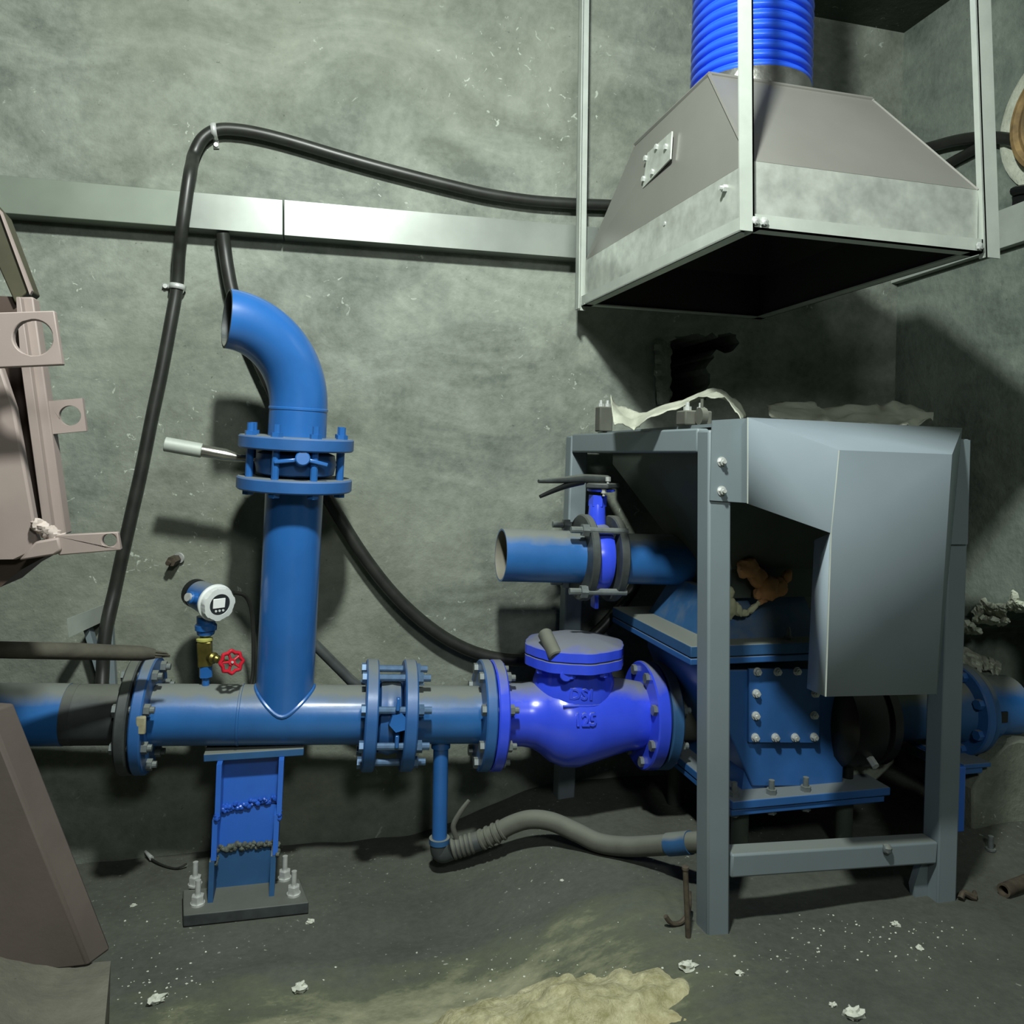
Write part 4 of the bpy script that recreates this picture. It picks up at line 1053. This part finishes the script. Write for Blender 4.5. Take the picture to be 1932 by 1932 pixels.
shard([(1903, 1144), (1909, 1130), (1913, 1114), (1919, 1132), (1932, 1140), (1950, 1142)], [(1903, 1147), (1909, 1148), (1915, 1149), (1922, 1151), (1932, 1153), (1950, 1154)], WX - .006, WX + .03, 'pale pointed plaster shard at the right picture edge', 6.6)
shard([(1804, 1216), (1822, 1224), (1850, 1238), (1870, 1246), (1886, 1256)], [(1804, 1256), (1830, 1260), (1860, 1266), (1872, 1267), (1886, 1268)], WX + .05, WX - .02, 'pale rubble lying in the opening above the blue flange', 8.4)

# ------------------------------------------------------------------ machine at left edge
def lf(y, Y):
    p = at(-260, y, Y); p.x = -1.66; return p
t = thing('pink_machine', at(20, 1050, 1.3), 'pinkish grey steel machine body with drilled lugs at left edge', 'machine')
mesh_obj('side_panel', MB().prism([lf(690, 1.25), at(0, 690, 1.25), at(26, 768, 1.25), at(66, 990, 1.25), at(72, 1036, 1.25), at(30, 1056, 1.25), lf(1070, 1.25)], (0, .02, 0)), 'pink', t, bevel=.003)
mesh_obj('frame_post', MB().prism([at(36, 560, 1.33), at(62, 560, 1.33), at(80, 690, 1.33), at(125, 1008, 1.33), at(84, 1012, 1.33), at(50, 700, 1.33)], (0, .03, 0)), 'pink', t, bevel=.002)
mesh_obj('post_flange', MB().prism([at(30, 560, 1.315), at(38, 560, 1.315), at(58, 700, 1.315), at(100, 1006, 1.315), at(82, 1006, 1.315), at(40, 700, 1.315)], (0, .02, 0)), 'pink', t, bevel=.001)
mesh_obj('inner_panel', MB().prism([lf(560, 1.37), at(30, 560, 1.37), at(84, 1010, 1.37), lf(1040, 1.37)], (0, .01, 0)), 'pinkdk', t)
mesh_obj('top_brace', MB().prism([at(-60, 330, 1.36), at(0, 398, 1.36), at(56, 548, 1.36), at(28, 572, 1.36), at(-40, 420, 1.36)], (0, .05, 0)), 'olive', t, bevel=.002)
mesh_obj('brace_edge', MB().prism([at(-4, 392, 1.355), at(2, 398, 1.355), at(60, 548, 1.355), at(56, 556, 1.355)], (0, .008, 0)), 'pink', t)
def lugplate(name, poly, hc, hr, Y, th, mat):
    c = at(hc[0], hc[1], Y); k = (c - EYE).dot(fwd) / F * hr
    return mesh_obj(name, MB().prism([at(x, y, Y) for x, y in poly], (0, th, 0), [circ(c, V((1, 0, 0)), UZ, k, 28)]), mat, t, bevel=.0015)
lugplate('lifting_plate', [(-520, 606), (102, 586), (118, 688), (-520, 717)], (62, 637), 34, 1.17, .012, 'pink')
lugplate('small_lug', [(90, 757), (155, 751), (163, 813), (99, 819)], (132, 784), 19, 1.335, .010, 'pink')
lugplate('lower_lug', [(104, 1010), (222, 1004), (228, 1038), (110, 1048)], (206, 1020), 12.5, 1.235, .012, 'pink')
b = MB()
for k in range(9): b.sphere(at(70 + k * 5, 990 + k * 3.2 + random.uniform(-3, 3), 1.245), random.uniform(.006, .011), 10, 8, .5, k)
mesh_obj('weld_bead', b, 'pinkweld', t)
mesh_obj('lower_pivot', MB().prism([at(66, 1022, 1.23), at(110, 1014, 1.23), at(116, 1038, 1.23), at(104, 1047, 1.23), at(34, 1058, 1.23)], (0, .04, 0)), 'pink', t, bevel=.003)
mesh_obj('underside', MB().prism([lf(1060, 1.27), at(100, 1042, 1.27), at(40, 1075, 1.27), at(0, 1108, 1.27), lf(1220, 1.27)], (0, .09, 0)), 'pinkdk', t)

# steel skirt and footing bottom left
fz = .150
ft = [atz(209, 1813, fz), atz(172, 2200, fz), atz(-420, 2200, fz), V((-1.35, 1.36, fz))]
def bank(u, v):   # dust banked up against the skirt, higher towards the left
    p = ft[3].lerp(ft[0], u).lerp(ft[2].lerp(ft[1], u), v)
    z = fz + .13 * (1 - ss((u - .60) / .38)) * (1 - .55 * v) + .006 * noise.noise(p * 14) + .003 * noise.noise(p * 40)
    return V((p.x, p.y, z))
o = mesh_obj('concrete_footing', MB().prism(ft, (0, 0, -.17)).grid(bank, 60, 30), 'footing', None, angle=60); tag(o, 'low dusty concrete footing under the brown steel skirt', 'footing')
Bp = atz(168, 1822, fz + .002)
Tp = at(-22, 1342, Bp.y + .02)
tv = at(210, 1811, Bp.y + .036) - Bp; tv.z = 0
o = mesh_obj('steel_skirt', MB().prism([Bp, Tp, V((-1.3, Bp.y + .03, Tp.z + .1)), V((-1.3, Bp.y, fz + .002))], tv), 'skirt', None, bevel=.004); tag(o, 'sloping brown dusty steel skirt in the bottom left corner', 'panel')

# ------------------------------------------------------------------ spoil heap and debris
hc = at(1000, 1905, 1.20)
def heap(u, v):
    x = -.16 + u * 1.0; y = .92 + v * .50
    r = sqrt(((x - .30) / .36) ** 2 + ((y - 1.15) / .19) ** 2)
    n_ = noise.fractal(V((x * 9, y * 9, 2)), 1, 2, 5) * .016 + noise.noise(V((x * 45, y * 45, 1))) * .008
    n_ += max(0, noise.noise(V((x * 28, y * 28, 7)))) * .016
    z = floor_z(x, y) - .02 + .088 * (1 - ss((r - .1) / .95)) + n_ * (1 - ss((r - .5) / .7))
    return V((x, y, z))
o = mesh_obj('sand_heap', MB().grid(heap, 150, 70), 'sand', None, angle=180)
tag(o, 'lumpy heap of pale yellow mortar sand at bottom centre', 'sand', None, 'stuff')
def fpt(x, y):
    p = atz(x, y, 0)
    for _ in range(12): p = atz(x, y, floor_z(p.x, p.y))
    return p
random.seed(21)
b = MB()
for k in range(230):
    m = random.random()
    if m < .45: x, y = random.gauss(1630, 110), random.gauss(1770, 32)
    elif m < .6: x, y = random.gauss(1050, 140), random.gauss(1835, 16)
    elif m < .8: x, y = random.gauss(300, 60), random.gauss(1850, 35)
    else: x, y = random.uniform(220, 1900), random.uniform(1730, 1900)
    if x < 215 or x > 1925 or y > 1915 or y < 1725: continue
    p = fpt(x, y); r = random.choice([.0008, .001, .0012, .0018])
    b.sphere(p + V((0, 0, r * .4)), r, 6, 4, .8, k, (1.2, 1, .7))
o = mesh_obj('plaster_crumbs', b, 'crumb', None, flat=True); tag(o, 'tiny white plaster crumbs scattered over the dusty floor', 'crumbs', None, 'stuff')
chips = [(585, 1741, .006, 'white plaster chip on the floor right of the support base'), (252, 1709, .004, 'small white chip on the floor left of the support base'),
         (295, 1890, .010, 'rough pale mortar lump beside the concrete footing'), (1296, 1828, .011, 'white crumbly plaster lump in front of the stand'),
         (1395, 1838, .005, 'small white chip right of the crumbly lump'), (1572, 1897, .004, 'white chip near bottom right of the sand heap'),
         (1690, 1746, .006, 'flat pale splinter chip below the lower rail'), (1735, 1791, .005, 'small white chip right of the crumb scatter'),
         (565, 1868, .010, 'grey mortar lump left of the sand heap'), (1060, 1662, .003, 'tiny white chip on the floor below the grey hose'),
         (1610, 1918, .012, 'pale mortar lump at the bottom edge right of the heap')]
for i, (x, y, r, lb) in enumerate(chips):
    p = fpt(x, y); o = mesh_obj('plaster_chip', MB().sphere(p + V((0, 0, r * .35)), r, 12, 8, 1.0, i * 5.1, (1.3, 1, .7)), 'crumb', None, angle=20); tag(o, lb, 'chip')
# upright rod, stray bolt, pipe offcut, wire
p = fpt(1299, 1768)
o = mesh_obj('steel_rod', MB().cyl(p - V((0, 0, .01)), at(1293, 1637, p.y), .0048, seg=12).cyl(at(1293, 1640, p.y), at(1293, 1635, p.y), .0062, seg=12), 'rust'); tag(o, 'thin rusty rod standing upright beside the left stand leg', 'rod')
p = fpt(1255, 1752)
o = mesh_obj('iron_hook', MB().tube([p + V((0, 0, .022)), p + V((.012, 0, .008)), p + V((.032, .004, .005)), p + V((.05, .01, .02)), p + V((.055, .02, .05))], .0042, 8, sub=4), 'rust'); tag(o, 'bent rusty iron hook at the foot of the stand', 'hook')
p = fpt(1869, 1604)
o = mesh_obj('loose_bolt', MB().cyl(p, p + UZ * .004, .010, seg=14).cyl(p, p + UZ * .030, .0055, seg=12), 'greybolt'); tag(o, 'small grey bolt standing on dust below the motor', 'bolt')
p = fpt(1893, 1692)
o = mesh_obj('pipe_offcut', MB().lathe(p + V((0, 0, .012)), V((1, .25, 0)), [(.05, .009), (.0, .009), (0, .013), (.16, .013)], 20), 'rust'); tag(o, 'rusty pipe offcut lying at the right edge', 'pipe')
p = fpt(1822, 1700)
o = mesh_obj('twisted_scrap', MB().tube([p + V((-.012, 0, .006)), p + V((0, .005, .014)), p + V((.018, 0, .006)), p + V((.03, .01, .010))], [.006, .005, .007, .003], 8, sub=3), 'rust'); tag(o, 'small twisted scrap on dust right of the stand leg', 'scrap')
a = fpt(286, 1626)
o = mesh_obj('loose_wire', MB().tube([fpt(275, 1620) + V((0, 0, .012)), fpt(295, 1632) + V((0, 0, .006)), fpt(330, 1642) + V((0, 0, .004)), fpt(352, 1640) + V((0, 0, .012))], .0022, 8, sub=5), 'rubber')
tag(o, 'thin dark wire on the floor left of the support', 'wire')
mesh_obj('bare_terminal', MB().tube([fpt(274, 1618) + V((0, 0, .014)), fpt(286, 1627) + V((0, 0, .009))], [.003, .005], 10), 'steel', o)

# ------------------------------------------------------------------ light
w = bpy.data.worlds.new('world'); SC.world = w; w.use_nodes = True
w.node_tree.nodes['Background'].inputs[0].default_value = lin((120, 130, 110)); w.node_tree.nodes['Background'].inputs[1].default_value = .05
def area(name, loc, tgt, size, power, col):
    l = bpy.data.lights.new(name, 'AREA'); l.shape = 'DISK'; l.size = size; l.energy = power; l.color = col
    o = bpy.data.objects.new(name, l); COL.objects.link(o); o.location = loc
    o.rotation_mode = 'QUATERNION'; o.rotation_quaternion = (V(tgt) - V(loc)).to_track_quat('-Z', 'Y'); return o
area('ceiling_lamp', (.05, .47, 2.12), (.15, 1.8, .9), .12, 46, (.95, 1, .95))
area('rear_fill', (.25, -.8, 1.85), (.6, 1.8, .8), .30, 13, (.95, 1, .97))  # added fill light behind the camera, brightens guard and stand
vs = SC.view_settings; vs.view_transform = 'Standard'; vs.look = 'None'; vs.gamma = 1; vs.exposure = 0.06; vs.use_curve_mapping = False
